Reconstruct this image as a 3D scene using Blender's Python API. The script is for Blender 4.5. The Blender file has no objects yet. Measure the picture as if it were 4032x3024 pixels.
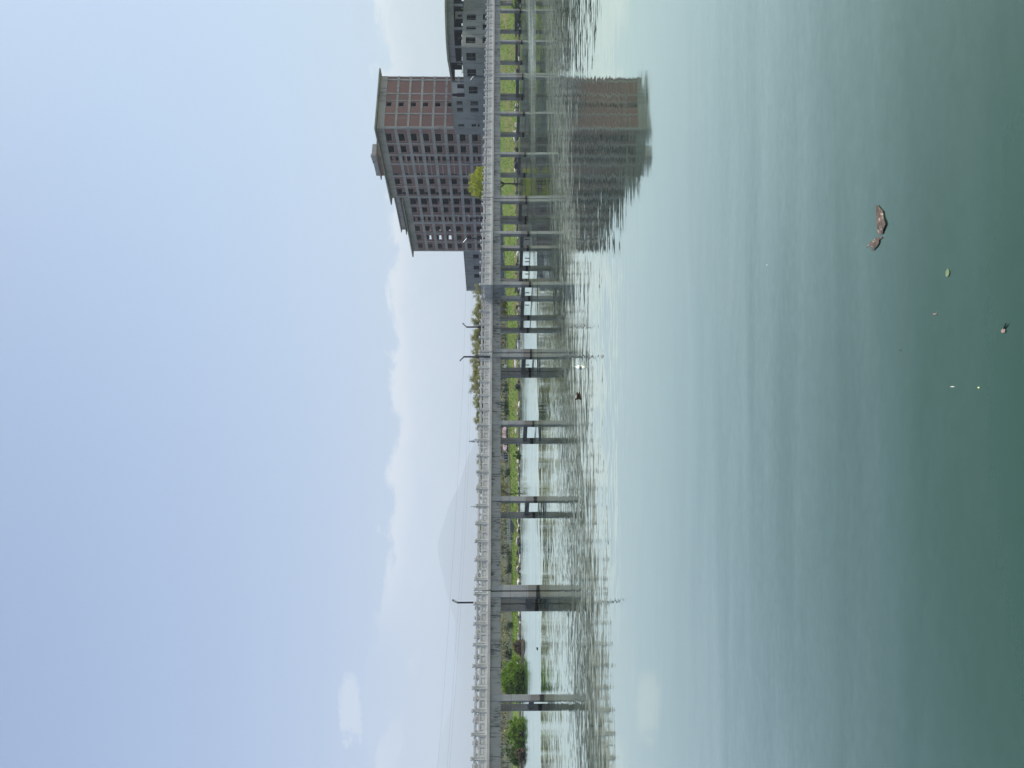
import bpy, bmesh, math, random
from mathutils import Vector, Matrix, noise
from math import sin, cos, tan, atan2, radians, pi, hypot, sqrt

scene = bpy.context.scene
# ------------------------------------------------------------------ camera
F_PX, CU, CV, HC = 2950.0, 1512.0, 2016.0, 3.5
PITCH = radians(0.932)
cam_data = bpy.data.cameras.new("camera")
cam = bpy.data.objects.new("camera", cam_data)
scene.collection.objects.link(cam)
cam_data.sensor_width = 36.0
cam_data.sensor_fit = 'HORIZONTAL'
cam_data.lens = F_PX / 4032 * 36
cam_data.clip_start = 0.1
cam_data.clip_end = 30000
_f = Vector((0, cos(PITCH), -sin(PITCH)))
_up = Vector((0, sin(PITCH), cos(PITCH)))
_x, _y, _z = -_up, Vector((1, 0, 0)), -_f
cam.matrix_world = Matrix(((_x.x, _y.x, _z.x, 0), (_x.y, _y.y, _z.y, 0), (_x.z, _y.z, _z.z, HC), (0, 0, 0, 1)))
scene.camera = cam

# ------------------------------------------------------------------ light
SUN_AZ = atan2(0.925, 0.38)        # from +Y towards +X
SUN_EL = radians(50)
SKY_STRENGTH = 0.10
world = bpy.data.worlds.new("World")
scene.world = world
world.use_nodes = True
wn = world.node_tree
wn.nodes.clear()

class NT:
    """tiny node helper"""
    def __init__(s, tree): s.t = tree
    def n(s, typ, **kw):
        nd = s.t.nodes.new(typ)
        for k, v in kw.items():
            if k.startswith('i_'):
                key = k[2:]
                key = int(key) if key.isdigit() else key.replace('_', ' ')
                tgt = nd.inputs[key]
                if isinstance(v, bpy.types.NodeSocket): s.t.links.new(v, tgt)
                else: tgt.default_value = v
            else: setattr(nd, k, v)
        return nd
    def m(s, op, a, b=None, c=None, clamp=False):
        nd = s.t.nodes.new('ShaderNodeMath'); nd.operation = op; nd.use_clamp = clamp
        for i, v in enumerate((a, b, c)):
            if v is None: continue
            if isinstance(v, bpy.types.NodeSocket): s.t.links.new(v, nd.inputs[i])
            else: nd.inputs[i].default_value = v
        return nd.outputs[0]
    def sm(s, v, lo, hi, a=0.0, b=1.0):
        nd = s.t.nodes.new('ShaderNodeMapRange'); nd.interpolation_type = 'SMOOTHSTEP'
        s.t.links.new(v, nd.inputs['Value'])
        for k, q in zip(('From Min', 'From Max', 'To Min', 'To Max'), (lo, hi, a, b)):
            if isinstance(q, bpy.types.NodeSocket): s.t.links.new(q, nd.inputs[k])
            else: nd.inputs[k].default_value = q
        return nd.outputs[0]
    def mix(s, f, a, b, mode='MIX'):
        nd = s.t.nodes.new('ShaderNodeMix'); nd.data_type = 'RGBA'; nd.blend_type = mode
        for k, v in ((0, f), (6, a), (7, b)):
            if isinstance(v, bpy.types.NodeSocket): s.t.links.new(v, nd.inputs[k])
            else: nd.inputs[k].default_value = v if k == 0 or len(v) == 4 else (*v, 1)
        return nd.outputs[2]
    def noise(s, vec, scale, detail=4, rough=0.55, dist=0.0):
        nd = s.t.nodes.new('ShaderNodeTexNoise')
        nd.inputs['Scale'].default_value = scale; nd.inputs['Detail'].default_value = detail
        nd.inputs['Roughness'].default_value = rough; nd.inputs['Distortion'].default_value = dist
        if vec is not None: s.t.links.new(vec, nd.inputs['Vector'])
        return nd
    def mapping(s, vec, scale=(1, 1, 1), loc=(0, 0, 0), rot=(0, 0, 0)):
        nd = s.t.nodes.new('ShaderNodeMapping')
        s.t.links.new(vec, nd.inputs['Vector'])
        nd.inputs['Scale'].default_value = scale; nd.inputs['Location'].default_value = loc
        nd.inputs['Rotation'].default_value = rot
        return nd.outputs[0]

def uv_dir(U, V):
    d = _f * F_PX + Vector((1, 0, 0)) * (U - CU) - _up * (V - CV)
    return d.normalized()

w = NT(wn)
sky = w.n('ShaderNodeTexSky', sky_type='NISHITA', sun_disc=False, sun_elevation=SUN_EL, sun_rotation=SUN_AZ,
          altitude=200.0, air_density=1.0, dust_density=3.0, ozone_density=1.0)
tc = w.n('ShaderNodeTexCoord').outputs['Generated']
sep = w.n('ShaderNodeSeparateXYZ', i_0=tc)
dx, dy, dz = sep.outputs
az = w.m('ARCTAN2', dx, dy)                      # 0 straight ahead, + to the right
el = w.m('ARCSINE', dz)
elp = w.m('ABSOLUTE', el)
GS = 1.0 / SKY_STRENGTH
def c10(r, g, b): return (r * GS, g * GS, b * GS)
# thin veil over the blue, thicker towards the horizon and towards the sun side
veil_col = w.mix(w.sm(az, -0.6, 0.9), c10(.165, .275, .54), c10(.43, .60, .80))
veil_f = w.sm(elp, 0.0, 0.75, 0.93, 0.45)
base = w.mix(veil_f, sky.outputs[0], veil_col)
# low cloud bank
cvec = w.n('ShaderNodeCombineXYZ', i_0=az, i_1=w.m('MULTIPLY', el, 1.9), i_2=0.0).outputs[0]
n1 = w.noise(cvec, 7.0, 8, 0.55).outputs[0]
n2 = w.noise(cvec, 2.2, 3, 0.5).outputs[0]
n3 = w.noise(cvec, 26.0, 5, 0.6).outputs[0]
top = w.m('ADD', 0.148, w.m('MULTIPLY', w.m('SUBTRACT', n2, 0.5), 0.10))
top = w.m('ADD', top, w.m('MULTIPLY', w.m('SUBTRACT', n1, 0.5), 0.075))
n4 = w.noise(w.mapping(cvec, loc=(5, 2, 0)), 15.0, 7, 0.62, 0.6).outputs[0]
top = w.m('ADD', top, w.m('MULTIPLY', w.m('SUBTRACT', n3, 0.5), 0.020))
top = w.m('ADD', top, w.m('MULTIPLY', w.m('SUBTRACT', n4, 0.5), 0.075))
edge = w.m('SUBTRACT', top, elp)
bank = w.sm(edge, -0.003, 0.011)
fade_l = w.sm(az, -0.36, -0.20)
bank = w.m('MULTIPLY', bank, w.m('ADD', 0.10, w.m('MULTIPLY', fade_l, 0.9)))
bank = w.m('MULTIPLY', bank, w.sm(az, -3.1, -0.8, 0.6, 1.0))
# puffs on the left
def puff(U, V, ru, rv, amt):
    d = uv_dir(U, V)
    a0, e0 = math.atan2(d.x, d.y), math.asin(d.z)
    a = w.m('DIVIDE', w.m('SUBTRACT', az, a0), ru / F_PX)
    b = w.m('DIVIDE', w.m('SUBTRACT', el, e0), rv / F_PX)
    r2 = w.m('ADD', w.m('MULTIPLY', a, a), w.m('MULTIPLY', b, b))
    r2 = w.m('ADD', r2, w.m('MULTIPLY', w.m('SUBTRACT', n4, 0.5), 6.0))
    r2 = w.m('ADD', r2, w.m('MULTIPLY', w.m('SUBTRACT', n3, 0.5), 1.6))
    return w.m('MULTIPLY', w.sm(r2, 0.95, 0.25), amt)
p = w.m('MAXIMUM', puff(215, 1385, 160, 48, 0.55), puff(70, 1525, 130, 60, 0.6))
p = w.m('MAXIMUM', p, puff(560, 1640, 200, 40, 0.45))
cloud = w.m('MAXIMUM', bank, p)
shade = w.m('ADD', w.m('ADD', w.m('MULTIPLY', n1, 0.45), w.m('MULTIPLY', n4, 0.35)), w.m('MULTIPLY', w.sm(edge, 0.035, 0.0), 0.22))
ccol = w.mix(w.sm(shade, 0.30, 0.58), c10(.49, .55, .64), c10(.95, .92, .89))
ccol = w.mix(w.sm(az, -0.5, 0.1, 0.55, 0.0), ccol, c10(.50, .56, .71))
skyc = w.mix(w.m('MULTIPLY', cloud, 0.92), base, ccol)
# below the horizon: the same pale air
bg = w.n('ShaderNodeBackground', i_Color=skyc, i_Strength=SKY_STRENGTH)
wo = w.n('ShaderNodeOutputWorld', i_Surface=bg.outputs[0])

sun_data = bpy.data.lights.new("sun", 'SUN')
sun_data.energy = 4.6
sun_data.angle = radians(0.6)
sun_data.color = (1.0, 0.95, 0.87)
sun = bpy.data.objects.new("sun", sun_data)
scene.collection.objects.link(sun)
sd = Vector((sin(SUN_AZ) * cos(SUN_EL), cos(SUN_AZ) * cos(SUN_EL), sin(SUN_EL)))
sun.rotation_euler = sd.to_track_quat('Z', 'Y').to_euler()
sun.location = (0, 0, 50)

scene.view_settings.view_transform = 'Standard'
scene.view_settings.look = 'None'
scene.view_settings.exposure = 0.40
scene.view_settings.gamma = 1.0
scene.view_settings.use_curve_mapping = False
scene.render.engine = 'CYCLES'
scene.cycles.use_denoising = True
scene.cycles.max_bounces = 7
scene.cycles.diffuse_bounces = 3
scene.cycles.glossy_bounces = 3
scene.cycles.transmission_bounces = 3
scene.cycles.transparent_max_bounces = 6
scene.cycles.volume_bounces = 1

# ------------------------------------------------------------------ helpers
COL = scene.collection
R = random.Random(7)

def tag(o, label=None, cat=None, group=None, kind=None):
    if label: o['label'] = label
    if cat: o['category'] = cat
    if group: o['group'] = group
    if kind: o['kind'] = kind
    return o

def empty(name, loc=(0, 0, 0), rz=0.0):
    o = bpy.data.objects.new(name, None)
    o.location = loc; o.rotation_euler = (0, 0, rz)
    o.empty_display_size = 0.5
    COL.objects.link(o)
    return o

def mesh_from_bm(name, bm, mat, smooth=False):
    me = bpy.data.meshes.new(name)
    bm.to_mesh(me); bm.free()
    if mat: me.materials.append(mat)
    if smooth:
        for pz in me.polygons: pz.use_smooth = True
    return me

def mesh_py(name, vs, fs, mat=None, smooth=False):
    me = bpy.data.meshes.new(name)
    me.from_pydata(vs, [], fs); me.validate(); me.update()
    if mat: me.materials.append(mat)
    if smooth: me.polygons.foreach_set('use_smooth', [True] * len(me.polygons))
    return me

def obj(name, me, parent=None, loc=(0, 0, 0), rot=(0, 0, 0), scale=(1, 1, 1)):
    o = bpy.data.objects.new(name, me)
    o.location = loc; o.rotation_euler = rot; o.scale = scale
    if parent is not None: o.parent = parent
    COL.objects.link(o)
    return o

def box(bm, x0, x1, y0, y1, z0, z1):
    vs = [bm.verts.new(c) for c in ((x0, y0, z0), (x1, y0, z0), (x1, y1, z0), (x0, y1, z0),
                                    (x0, y0, z1), (x1, y0, z1), (x1, y1, z1), (x0, y1, z1))]
    for q in ((0, 3, 2, 1), (4, 5, 6, 7), (0, 1, 5, 4), (1, 2, 6, 5), (2, 3, 7, 6), (3, 0, 4, 7)):
        bm.faces.new([vs[i] for i in q])

def box_mesh(name, mat, *boxes, bevel=0.0):
    bm = bmesh.new()
    for b in boxes: box(bm, *b)
    if bevel:
        bmesh.ops.bevel(bm, geom=list(bm.edges), offset=bevel, segments=1, affect='EDGES', clamp_overlap=True)
    return mesh_from_bm(name, bm, mat)

def prism(bm, pts, z0, z1):
    """vertical prism over a plan polygon (counter clockwise)"""
    a = [bm.verts.new((x, y, z0)) for x, y in pts]
    b = [bm.verts.new((x, y, z1)) for x, y in pts]
    bm.faces.new(list(reversed(a))); bm.faces.new(b)
    n = len(pts)
    for i in range(n):
        j = (i + 1) % n
        bm.faces.new((a[i], a[j], b[j], b[i]))

def tube(bm, pts, rads, seg=6, cap=True):
    rings = []
    n = len(pts)
    for i, pt in enumerate(pts):
        pt = Vector(pt)
        d = (Vector(pts[min(i + 1, n - 1)]) - Vector(pts[max(i - 1, 0)]))
        if d.length < 1e-9: d = Vector((0, 0, 1))
        d.normalize()
        a = d.orthogonal().normalized() if i == 0 else (prev_a - d * prev_a.dot(d)).normalized()
        prev_a = a
        b = d.cross(a)
        r = rads[i] if hasattr(rads, '__len__') else rads
        rings.append([bm.verts.new(pt + (a * cos(2 * pi * k / seg) + b * sin(2 * pi * k / seg)) * r) for k in range(seg)])
    for i in range(n - 1):
        for k in range(seg):
            bm.faces.new((rings[i][k], rings[i][(k + 1) % seg], rings[i + 1][(k + 1) % seg], rings[i + 1][k]))
    if cap:
        bm.faces.new(list(reversed(rings[0]))); bm.faces.new(rings[-1])

def lathe(bm, prof, cx=0, cy=0, cz=0, seg=12):
    rings = []
    for r, z in prof:
        rings.append([bm.verts.new((cx + r * cos(2 * pi * k / seg), cy + r * sin(2 * pi * k / seg), cz + z)) for k in range(seg)])
    for i in range(len(prof) - 1):
        for k in range(seg):
            bm.faces.new((rings[i][k], rings[i][(k + 1) % seg], rings[i + 1][(k + 1) % seg], rings[i + 1][k]))
    bm.faces.new(list(reversed(rings[0]))); bm.faces.new(rings[-1])

def P(U, V, Z):
    """world point seen at photograph position U (right), V (down) of the upright photo, Z metres ahead"""
    d = _f * F_PX + Vector((1, 0, 0)) * (U - CU) - _up * (V - CV)
    return Vector((0, 0, HC)) + d * (Z / d.y)

def G(U, V, z=0.0):
    d = _f * F_PX + Vector((1, 0, 0)) * (U - CU) - _up * (V - CV)
    return Vector((0, 0, HC)) + d * ((z - HC) / d.z)

def lerp_tab(tab, x):
    if x <= tab[0][0]: return tab[0][1]
    for (a, b), (c, d) in zip(tab, tab[1:]):
        if x <= c: return b + (d - b) * (x - a) / (c - a)
    return tab[-1][1]

# ------------------------------------------------------------------ materials
def new_mat(name):
    m = bpy.data.materials.new(name); m.use_nodes = True
    m.node_tree.nodes.clear()
    return m, NT(m.node_tree)

def finish(m, k, col, rough=0.9, bump=None, bstr=0.3, bdist=0.02, spec=0.3, metallic=0.0):
    b = k.n('ShaderNodeBsdfPrincipled')
    for key, v in (('Base Color', col), ('Roughness', rough), ('Specular IOR Level', spec), ('Metallic', metallic)):
        if isinstance(v, bpy.types.NodeSocket): m.node_tree.links.new(v, b.inputs[key])
        else: b.inputs[key].default_value = (*v, 1) if key == 'Base Color' and len(v) == 3 else v
    if bump is not None:
        bn = k.n('ShaderNodeBump', i_Height=bump, i_Strength=bstr, i_Distance=bdist)
        m.node_tree.links.new(bn.outputs[0], b.inputs['Normal'])
    o = k.n('ShaderNodeOutputMaterial', i_Surface=b.outputs[0])
    return m

def plain(name, col, rough=0.8, var=0.0, scale=3.0, **kw):
    m, k = new_mat(name)
    if var:
        g = k.n('ShaderNodeNewGeometry').outputs['Position']
        n = k.noise(g, scale, 5, 0.6).outputs[0]
        f = k.sm(n, 0.3, 0.7)
        c = k.mix(f, tuple(x * (1 - var) for x in col), tuple(min(1, x * (1 + var)) for x in col))
        return finish(m, k, c, rough, bump=n, bstr=0.2, **kw)
    return finish(m, k, col, rough, **kw)

def concrete(name, base, dark, streak=0.5, seam=0.0, water_stain=False, grime=0.6, warm=None, scale=1.0, xseam=0, zseam=()):
    """cast concrete: cloudy tone, vertical runs of dirt, pitting"""
    m, k = new_mat(name)
    g = k.n('ShaderNodeNewGeometry').outputs['Position']
    cloud = k.noise(g, 0.55 * scale, 5, 0.6).outputs[0]
    fine = k.noise(g, 9.0 * scale, 4, 0.65).outputs[0]
    st = k.noise(k.mapping(g, (2.6 * scale, 2.6 * scale, 0.22 * scale)), 1.0, 4, 0.6).outputs[0]
    st2 = k.noise(k.mapping(g, (7 * scale, 7 * scale, 1.2 * scale)), 1.0, 3, 0.6).outputs[0]
    f = k.m('ADD', k.m('MULTIPLY', k.sm(cloud, 0.35, 0.68), 0.55), k.m('MULTIPLY', k.sm(fine, 0.3, 0.7), 0.25))
    c = k.mix(f, base, tuple(x * 0.74 for x in base))
    s = k.m('MULTIPLY', k.sm(st, 0.52, 0.72), streak)
    s = k.m('ADD', s, k.m('MULTIPLY', k.sm(k.m('MULTIPLY', st2, cloud), 0.26, 0.40), grime), clamp=True)
    c = k.mix(s, c, dark)
    if warm:
        c = k.mix(k.m('MULTIPLY', k.sm(k.noise(g, 1.3, 3).outputs[0], 0.5, 0.7), 0.5), c, warm)
    oc = k.n('ShaderNodeSeparateXYZ', i_0=k.n('ShaderNodeTexCoord').outputs['Object'])
    if xseam:
        ph = k.m('PINGPONG', k.m('ADD', oc.outputs[0], k.m('MULTIPLY', fine, 0.02)), xseam / 2)
        c = k.mix(k.sm(ph, 0.05, 0.015, 0, 0.75), c, dark)
    for zs in zseam:
        ph = k.m('ABSOLUTE', k.m('SUBTRACT', oc.outputs[2], zs))
        c = k.mix(k.sm(ph, 0.05, 0.015, 0, 0.7), c, dark)
    if water_stain:
        z = k.n('ShaderNodeSeparateXYZ', i_0=g).outputs[2]
        zz = k.m('ADD', k.m('ADD', z, k.m('MULTIPLY', k.m('SUBTRACT', fine, 0.5), 0.22)), k.m('MULTIPLY', k.m('SUBTRACT', cloud, 0.5), 0.5))
        c = k.mix(k.sm(zz, 1.02, 0.92, 0, 0.62), c, (.135, .115, .088))
        c = k.mix(k.sm(zz, 0.26, 0.16, 0, 0.93), c, (.012, .014, .012))
    return finish(m, k, c, 0.9, bump=k.m('ADD', k.m('MULTIPLY', fine, 0.5), st2), bstr=0.25, bdist=0.03)

M = {}
M['girder'] = concrete('girder_concrete', (.32, .305, .285), (.07, .07, .07), 0.8, grime=1.0, scale=1.5, xseam=2.2)
M['pier'] = concrete('pier_concrete', (.34, .33, .315), (.17, .17, .165), 0.5, water_stain=True, grime=0.4, zseam=(2.55, 1.09))
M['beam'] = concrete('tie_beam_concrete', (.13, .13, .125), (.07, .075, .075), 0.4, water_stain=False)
M['cornice'] = concrete('cornice_concrete', (.43, .415, .395), (.25, .24, .225), 0.4, grime=0.3)
M['stone_rail'] = concrete('carved_stone', (.56, .53, .495), (.30, .29, .275), 0.45, grime=0.35, scale=1.6)
M['rail_inset'] = concrete('carved_stone_inset', (.36, .36, .355), (.22, .22, .22), 0.4, grime=0.3, scale=1.6)
M['frame'] = concrete('building_concrete', (.41, .38, .34), (.18, .165, .15), 0.6, grime=0.7, scale=0.35)
M['stucco'] = concrete('grey_render', (.29, .28, .27), (.12, .118, .115), 0.55, grime=0.5, scale=0.35)
M['stucco_light'] = concrete('pale_grey_render', (.40, .385, .37), (.2, .19, .185), 0.5, grime=0.4, scale=0.35)
M['roof_edge'] = plain('roof_edge', (.25, .24, .19), 0.9, 0.25, 0.6)
M['interior'] = plain('shaded_interior', (.012, .012, .02), 0.95)  # near-black: the shade of the unlit rooms is put into the colour
M['inner_slab'] = plain('inner_slab', (.02, .02, .03), 0.95)  # near-black floors and ceilings, their shade put into the colour
M['asphalt'] = plain('deck_paving', (.20, .20, .20), 0.9, 0.15, 1.0)
M['lamp_metal'] = plain('dark_lamp_metal', (.018, .018, .035), 0.5)
M['lamp_panel'] = plain('lamp_panel', (.75, .75, .74), 0.4)
M['joint'] = plain('expansion_joint', (.008, .008, .012), 0.9)
M['wire'] = plain('power_wire', (.25, .27, .31), 0.6)
M['bark'] = plain('bark', (.055, .042, .032), 0.95, 0.3, 6.0)
M['stake'] = plain('wet_stake', (.012, .012, .014), 0.8)
M['fence'] = plain('fence_paint', (.10, .13, .17), 0.6)
M['rail_green'] = plain('pale_green_rail', (.33, .40, .40), 0.6)
M['stair'] = plain('stair_stone', (.085, .09, .105), 0.9, 0.2, 1.5)
M['pinkroof'] = plain('pink_roof', (.40, .29, .31), 0.7, 0.2, 1.0)
M['kiosk_wall'] = plain('kiosk_wall', (.20, .215, .22), 0.85, 0.2, 0.8)
M['white'] = plain('white_paint', (.78, .78, .78), 0.6)
M['darkwall'] = plain('blue_grey_wall', (.10, .12, .145), 0.85, 0.3, 0.3)
M['pane'] = plain('dark_pane', (.02, .025, .035), 0.2)

def brick_mat():
    m, k = new_mat('red_brick_infill')
    g = k.n('ShaderNodeNewGeometry').outputs['Position']
    tcn = k.n('ShaderNodeTexCoord').outputs['Object']
    s = k.n('ShaderNodeSeparateXYZ', i_0=tcn)
    v = k.n('ShaderNodeCombineXYZ', i_0=k.m('ADD', s.outputs[0], s.outputs[1]), i_1=s.outputs[2], i_2=0.0).outputs[0]
    bt = k.n('ShaderNodeTexBrick', i_Vector=v, i_Scale=1.0)
    bt.inputs['Color1'].default_value = (.35, .15, .11, 1)
    bt.inputs['Color2'].default_value = (.30, .13, .10, 1)
    bt.inputs['Mortar'].default_value = (.24, .18, .15, 1)
    bt.inputs['Brick Width'].default_value = 0.24; bt.inputs['Row Height'].default_value = 0.09
    bt.inputs['Mortar Size'].default_value = 0.012
    big = k.noise(g, 0.16, 4, 0.6).outputs[0]
    runs = k.noise(k.mapping(g, (0.8, 0.8, 0.10)), 1.0, 4, 0.6).outputs[0]
    orr = k.n('ShaderNodeObjectInfo').outputs['Random']
    c = k.mix(k.m('MULTIPLY', k.sm(big, 0.35, 0.7), 0.5), bt.outputs[0], (.20, .13, .11, 1))
    c = k.mix(k.m('MULTIPLY', orr, 0.38), c, (.17, .10, .088, 1))
    c = k.mix(k.m('MULTIPLY', k.sm(runs, 0.52, 0.75), 0.65), c, (.34, .27, .235, 1))
    return finish(m, k, c, 0.95, bump=bt.outputs[1], bstr=0.3, bdist=-0.02)
M['brick'] = brick_mat()

def leaf_mat(name, ca, cb, trans=0.5):
    m, k = new_mat(name)
    g = k.n('ShaderNodeNewGeometry')
    rnd = g.outputs['Random Per Island']
    n = k.noise(g.outputs['Position'], 0.9, 3).outputs[0]
    f = k.m('ADD', k.m('MULTIPLY', rnd, 0.6), k.m('MULTIPLY', k.sm(n, 0.35, 0.65), 0.4))
    c = k.mix(f, ca, cb)
    d = k.n('ShaderNodeBsdfDiffuse', i_Color=c)
    t = k.n('ShaderNodeBsdfTranslucent', i_Color=c)
    mx = k.n('ShaderNodeMixShader', i_0=trans, i_1=d.outputs[0], i_2=t.outputs[0])
    k.n('ShaderNodeOutputMaterial', i_Surface=mx.outputs[0])
    return m
M['leaf_lime'] = leaf_mat('leaf_yellow_green', (.15, .19, .015), (.60, .62, .08))
M['leaf_olive'] = leaf_mat('leaf_spring_olive', (.22, .22, .09), (.44, .44, .21))
M['leaf_grey'] = leaf_mat('leaf_grey_twig', (.25, .25, .15), (.44, .43, .28))
M['leaf_bush'] = leaf_mat('leaf_bright_bush', (.085, .17, .02), (.24, .36, .045))
M['leaf_mid'] = leaf_mat('leaf_mid_green', (.05, .095, .025), (.11, .17, .05))
M['leaf_dark'] = leaf_mat('leaf_dark_green', (.022, .045, .025), (.05, .085, .04))
M['leaf_reed'] = leaf_mat('dry_reed', (.10, .08, .055), (.22, .17, .12))
M['leaf_conifer'] = leaf_mat('leaf_conifer', (.045, .09, .06), (.10, .15, .10))
M['leaf_yellow'] = leaf_mat('leaf_yellow', (.20, .19, .03), (.36, .32, .05))
M['grass_blade'] = leaf_mat('grass_blade', (.095, .17, .018), (.17, .24, .03), 0.4)

def ground_mat():
    m, k = new_mat('grass_ground')
    g = k.n('ShaderNodeNewGeometry').outputs['Position']
    z = k.n('ShaderNodeSeparateXYZ', i_0=g).outputs[2]
    a = k.noise(g, 0.30, 6, 0.65, 0.8).outputs[0]
    b = k.noise(g, 2.2, 6, 0.7).outputs[0]
    c3 = k.noise(k.mapping(g, (0.5, 0.9, 1.0), rot=(0, 0, 0.6)), 0.35, 5, 0.6, 1.5).outputs[0]
    c = k.mix(k.sm(b, 0.3, 0.7), (.08, .145, .018), (.135, .205, .028))
    c = k.mix(k.m('MULTIPLY', k.sm(a, 0.42, 0.68), 0.7), c, (.115, .15, .03))
    c = k.mix(k.m('MULTIPLY', k.sm(c3, 0.50, 0.64), 0.85), c, (.20, .15, .075))
    c = k.mix(k.sm(k.m('ADD', z, k.m('MULTIPLY', b, 0.4)), 0.62, 0.42), c, (.085, .07, .055))
    c = k.mix(k.sm(z, 0.10, 0.02), c, (.02, .02, .018))
    return finish(m, k, c, 0.95, bump=b, bstr=0.8, bdist=0.15)
M['ground'] = ground_mat()
M['woodland'] = plain('woodland_floor', (.075, .085, .045), .95, .35, .5)
M['mud'] = plain('mud', (.05, .045, .035), .9, .3, 1.5)

def hill_mat():
    m, k = new_mat('wooded_hill')
    g = k.n('ShaderNodeNewGeometry').outputs['Position']
    n = k.noise(g, 0.012, 8, 0.65).outputs[0]
    return finish(m, k, k.mix(k.sm(n, 0.35, 0.65), (.03, .045, .045), (.06, .08, .08)), 0.95)
M['hill'] = hill_mat()

def rock_mat():
    m, k = new_mat('shore_stone')
    r = k.n('ShaderNodeObjectInfo').outputs['Random']
    g = k.n('ShaderNodeNewGeometry').outputs['Position']
    n = k.noise(g, 3.0, 5, 0.6).outputs[0]
    c = k.mix(k.sm(r, 0.55, 0.68), (.06, .055, .055), (.68, .62, .56))
    c = k.mix(k.sm(n, 0.4, 0.7, 0, 0.6), c, (.10, .09, .085))
    return finish(m, k, c, 0.9, bump=n, bstr=0.5)
M['rock'] = rock_mat()

def water_mat():
    m, k = new_mat('lake_water')
    g = k.n('ShaderNodeNewGeometry').outputs['Position']
    s = k.n('ShaderNodeSeparateXYZ', i_0=g)
    y = s.outputs[1]; x = s.outputs[0]
    lo = k.noise(k.mapping(g, (0.030, 0.075, 1.0)), 1.0, 3, 0.5).outputs[0]
    # distance-like coordinate measured across the lake, wobbled by gusts
    yy = k.m('ADD', y, k.m('MULTIPLY', k.m('SUBTRACT', lo, 0.5), 26.0))
    # wind: nearly calm near the viewer, a rippled belt, calmer under the bridge, ruffled open water beyond it
    belt = k.m('MULTIPLY', k.sm(yy, 20, 29), k.sm(yy, 64, 40))
    y2 = k.m('ADD', k.m('SUBTRACT', y, k.m('MULTIPLY', x, 0.2)), k.m('ADD', k.m('MULTIPLY', k.m('SUBTRACT', lo, 0.5), 20.0), k.m('MULTIPLY', k.m('SUBTRACT', k.noise(k.mapping(g, (0.09, 0.30, 1.0)), 1.0, 6, 0.7).outputs[0], 0.5), 34.0)))
    far = k.sm(y2, 64, 76)
    gust = k.sm(k.noise(k.mapping(g, (0.05, 0.16, 1.0), loc=(3, 9, 0)), 1.0, 3, 0.6).outputs[0], 0.38, 0.66)
    amp = k.m('ADD', 0.0045, k.m('MULTIPLY', belt, k.m('ADD', 0.040, k.m('MULTIPLY', gust, 0.036))))
    amp = k.m('ADD', amp, k.m('MULTIPLY', k.sm(yy, 40, 60), 0.016))
    amp = k.m('ADD', amp, k.m('MULTIPLY', far, 0.03))
    # ruffled open water: only the wave faces turned to the near shore are seen
    tilt = k.m('MULTIPLY', far, k.m('ADD', -0.044, k.m('MULTIPLY', gust, -0.024)))
    tv = k.n('ShaderNodeCombineXYZ', i_0=0.0, i_1=tilt, i_2=1.0).outputs[0]
    rip = k.noise(k.mapping(g, (0.85, 3.4, 1.0)), 1.0, 5, 0.62, 0.4).outputs[1]
    rip2 = k.noise(k.mapping(g, (0.35, 0.9, 1.0), loc=(17, 4, 0)), 1.0, 2, 0.5, 0.3).outputs[1]
    vm = k.n('ShaderNodeVectorMath', operation='ADD', i_0=rip, i_1=(-0.5, -0.5, -0.5))
    vm2 = k.n('ShaderNodeVectorMath', operation='ADD', i_0=rip2, i_1=(-0.5, -0.5, -0.5))
    vs = k.n('ShaderNodeVectorMath', operation='SCALE', i_0=vm.outputs[0]); m.node_tree.links.new(k.m('MULTIPLY', amp, 2.4), vs.inputs[3])
    vs2 = k.n('ShaderNodeVectorMath', operation='SCALE', i_0=vm2.outputs[0]); m.node_tree.links.new(k.m('ADD', 0.008, k.m('MULTIPLY', amp, 0.3)), vs2.inputs[3])
    va = k.n('ShaderNodeVectorMath', operation='ADD', i_0=vs.outputs[0], i_1=vs2.outputs[0])
    swell = k.noise(k.mapping(g, (0.10, 0.75, 1.0), loc=(2, 31, 0)), 1.0, 3, 0.5, 0.4).outputs[0]
    sw = k.m('MULTIPLY', k.m('MULTIPLY', k.m('SUBTRACT', swell, 0.5), k.sm(y, 15.5, 10.5)), 0.15)
    swv = k.n('ShaderNodeCombineXYZ', i_0=0.0, i_1=sw, i_2=0.0).outputs[0]
    wl = k.noise(k.mapping(g, (5.0, 11.0, 1.0)), 1.0, 4, 0.6, 0.5).outputs[1]
    wl1 = k.n('ShaderNodeVectorMath', operation='ADD', i_0=wl, i_1=(-0.5, -0.5, -0.5))
    wl2 = k.n('ShaderNodeVectorMath', operation='SCALE', i_0=wl1.outputs[0]); m.node_tree.links.new(k.m('MULTIPLY', k.sm(y, 16, 9), 0.045), wl2.inputs[3])
    vd0 = k.n('ShaderNodeVectorMath', operation='ADD', i_0=va.outputs[0], i_1=wl2.outputs[0])
    vd = k.n('ShaderNodeVectorMath', operation='ADD', i_0=vd0.outputs[0], i_1=swv)
    vb = k.n('ShaderNodeVectorMath', operation='MULTIPLY', i_0=vd.outputs[0], i_1=(1, 1, 0))
    vc = k.n('ShaderNodeVectorMath', operation='ADD', i_0=vb.outputs[0], i_1=tv)
    nrm = k.n('ShaderNodeVectorMath', operation='NORMALIZE', i_0=vc.outputs[0]).outputs[0]
    body = k.mix(k.sm(lo, 0.3, 0.7), (.021, .058, .037), (.027, .069, .045))
    dif = k.n('ShaderNodeBsdfDiffuse', i_Color=body)
    gl = k.n('ShaderNodeBsdfGlossy', i_Color=(.92, .98, .86, 1), i_Roughness=0.03, i_Normal=nrm)
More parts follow.
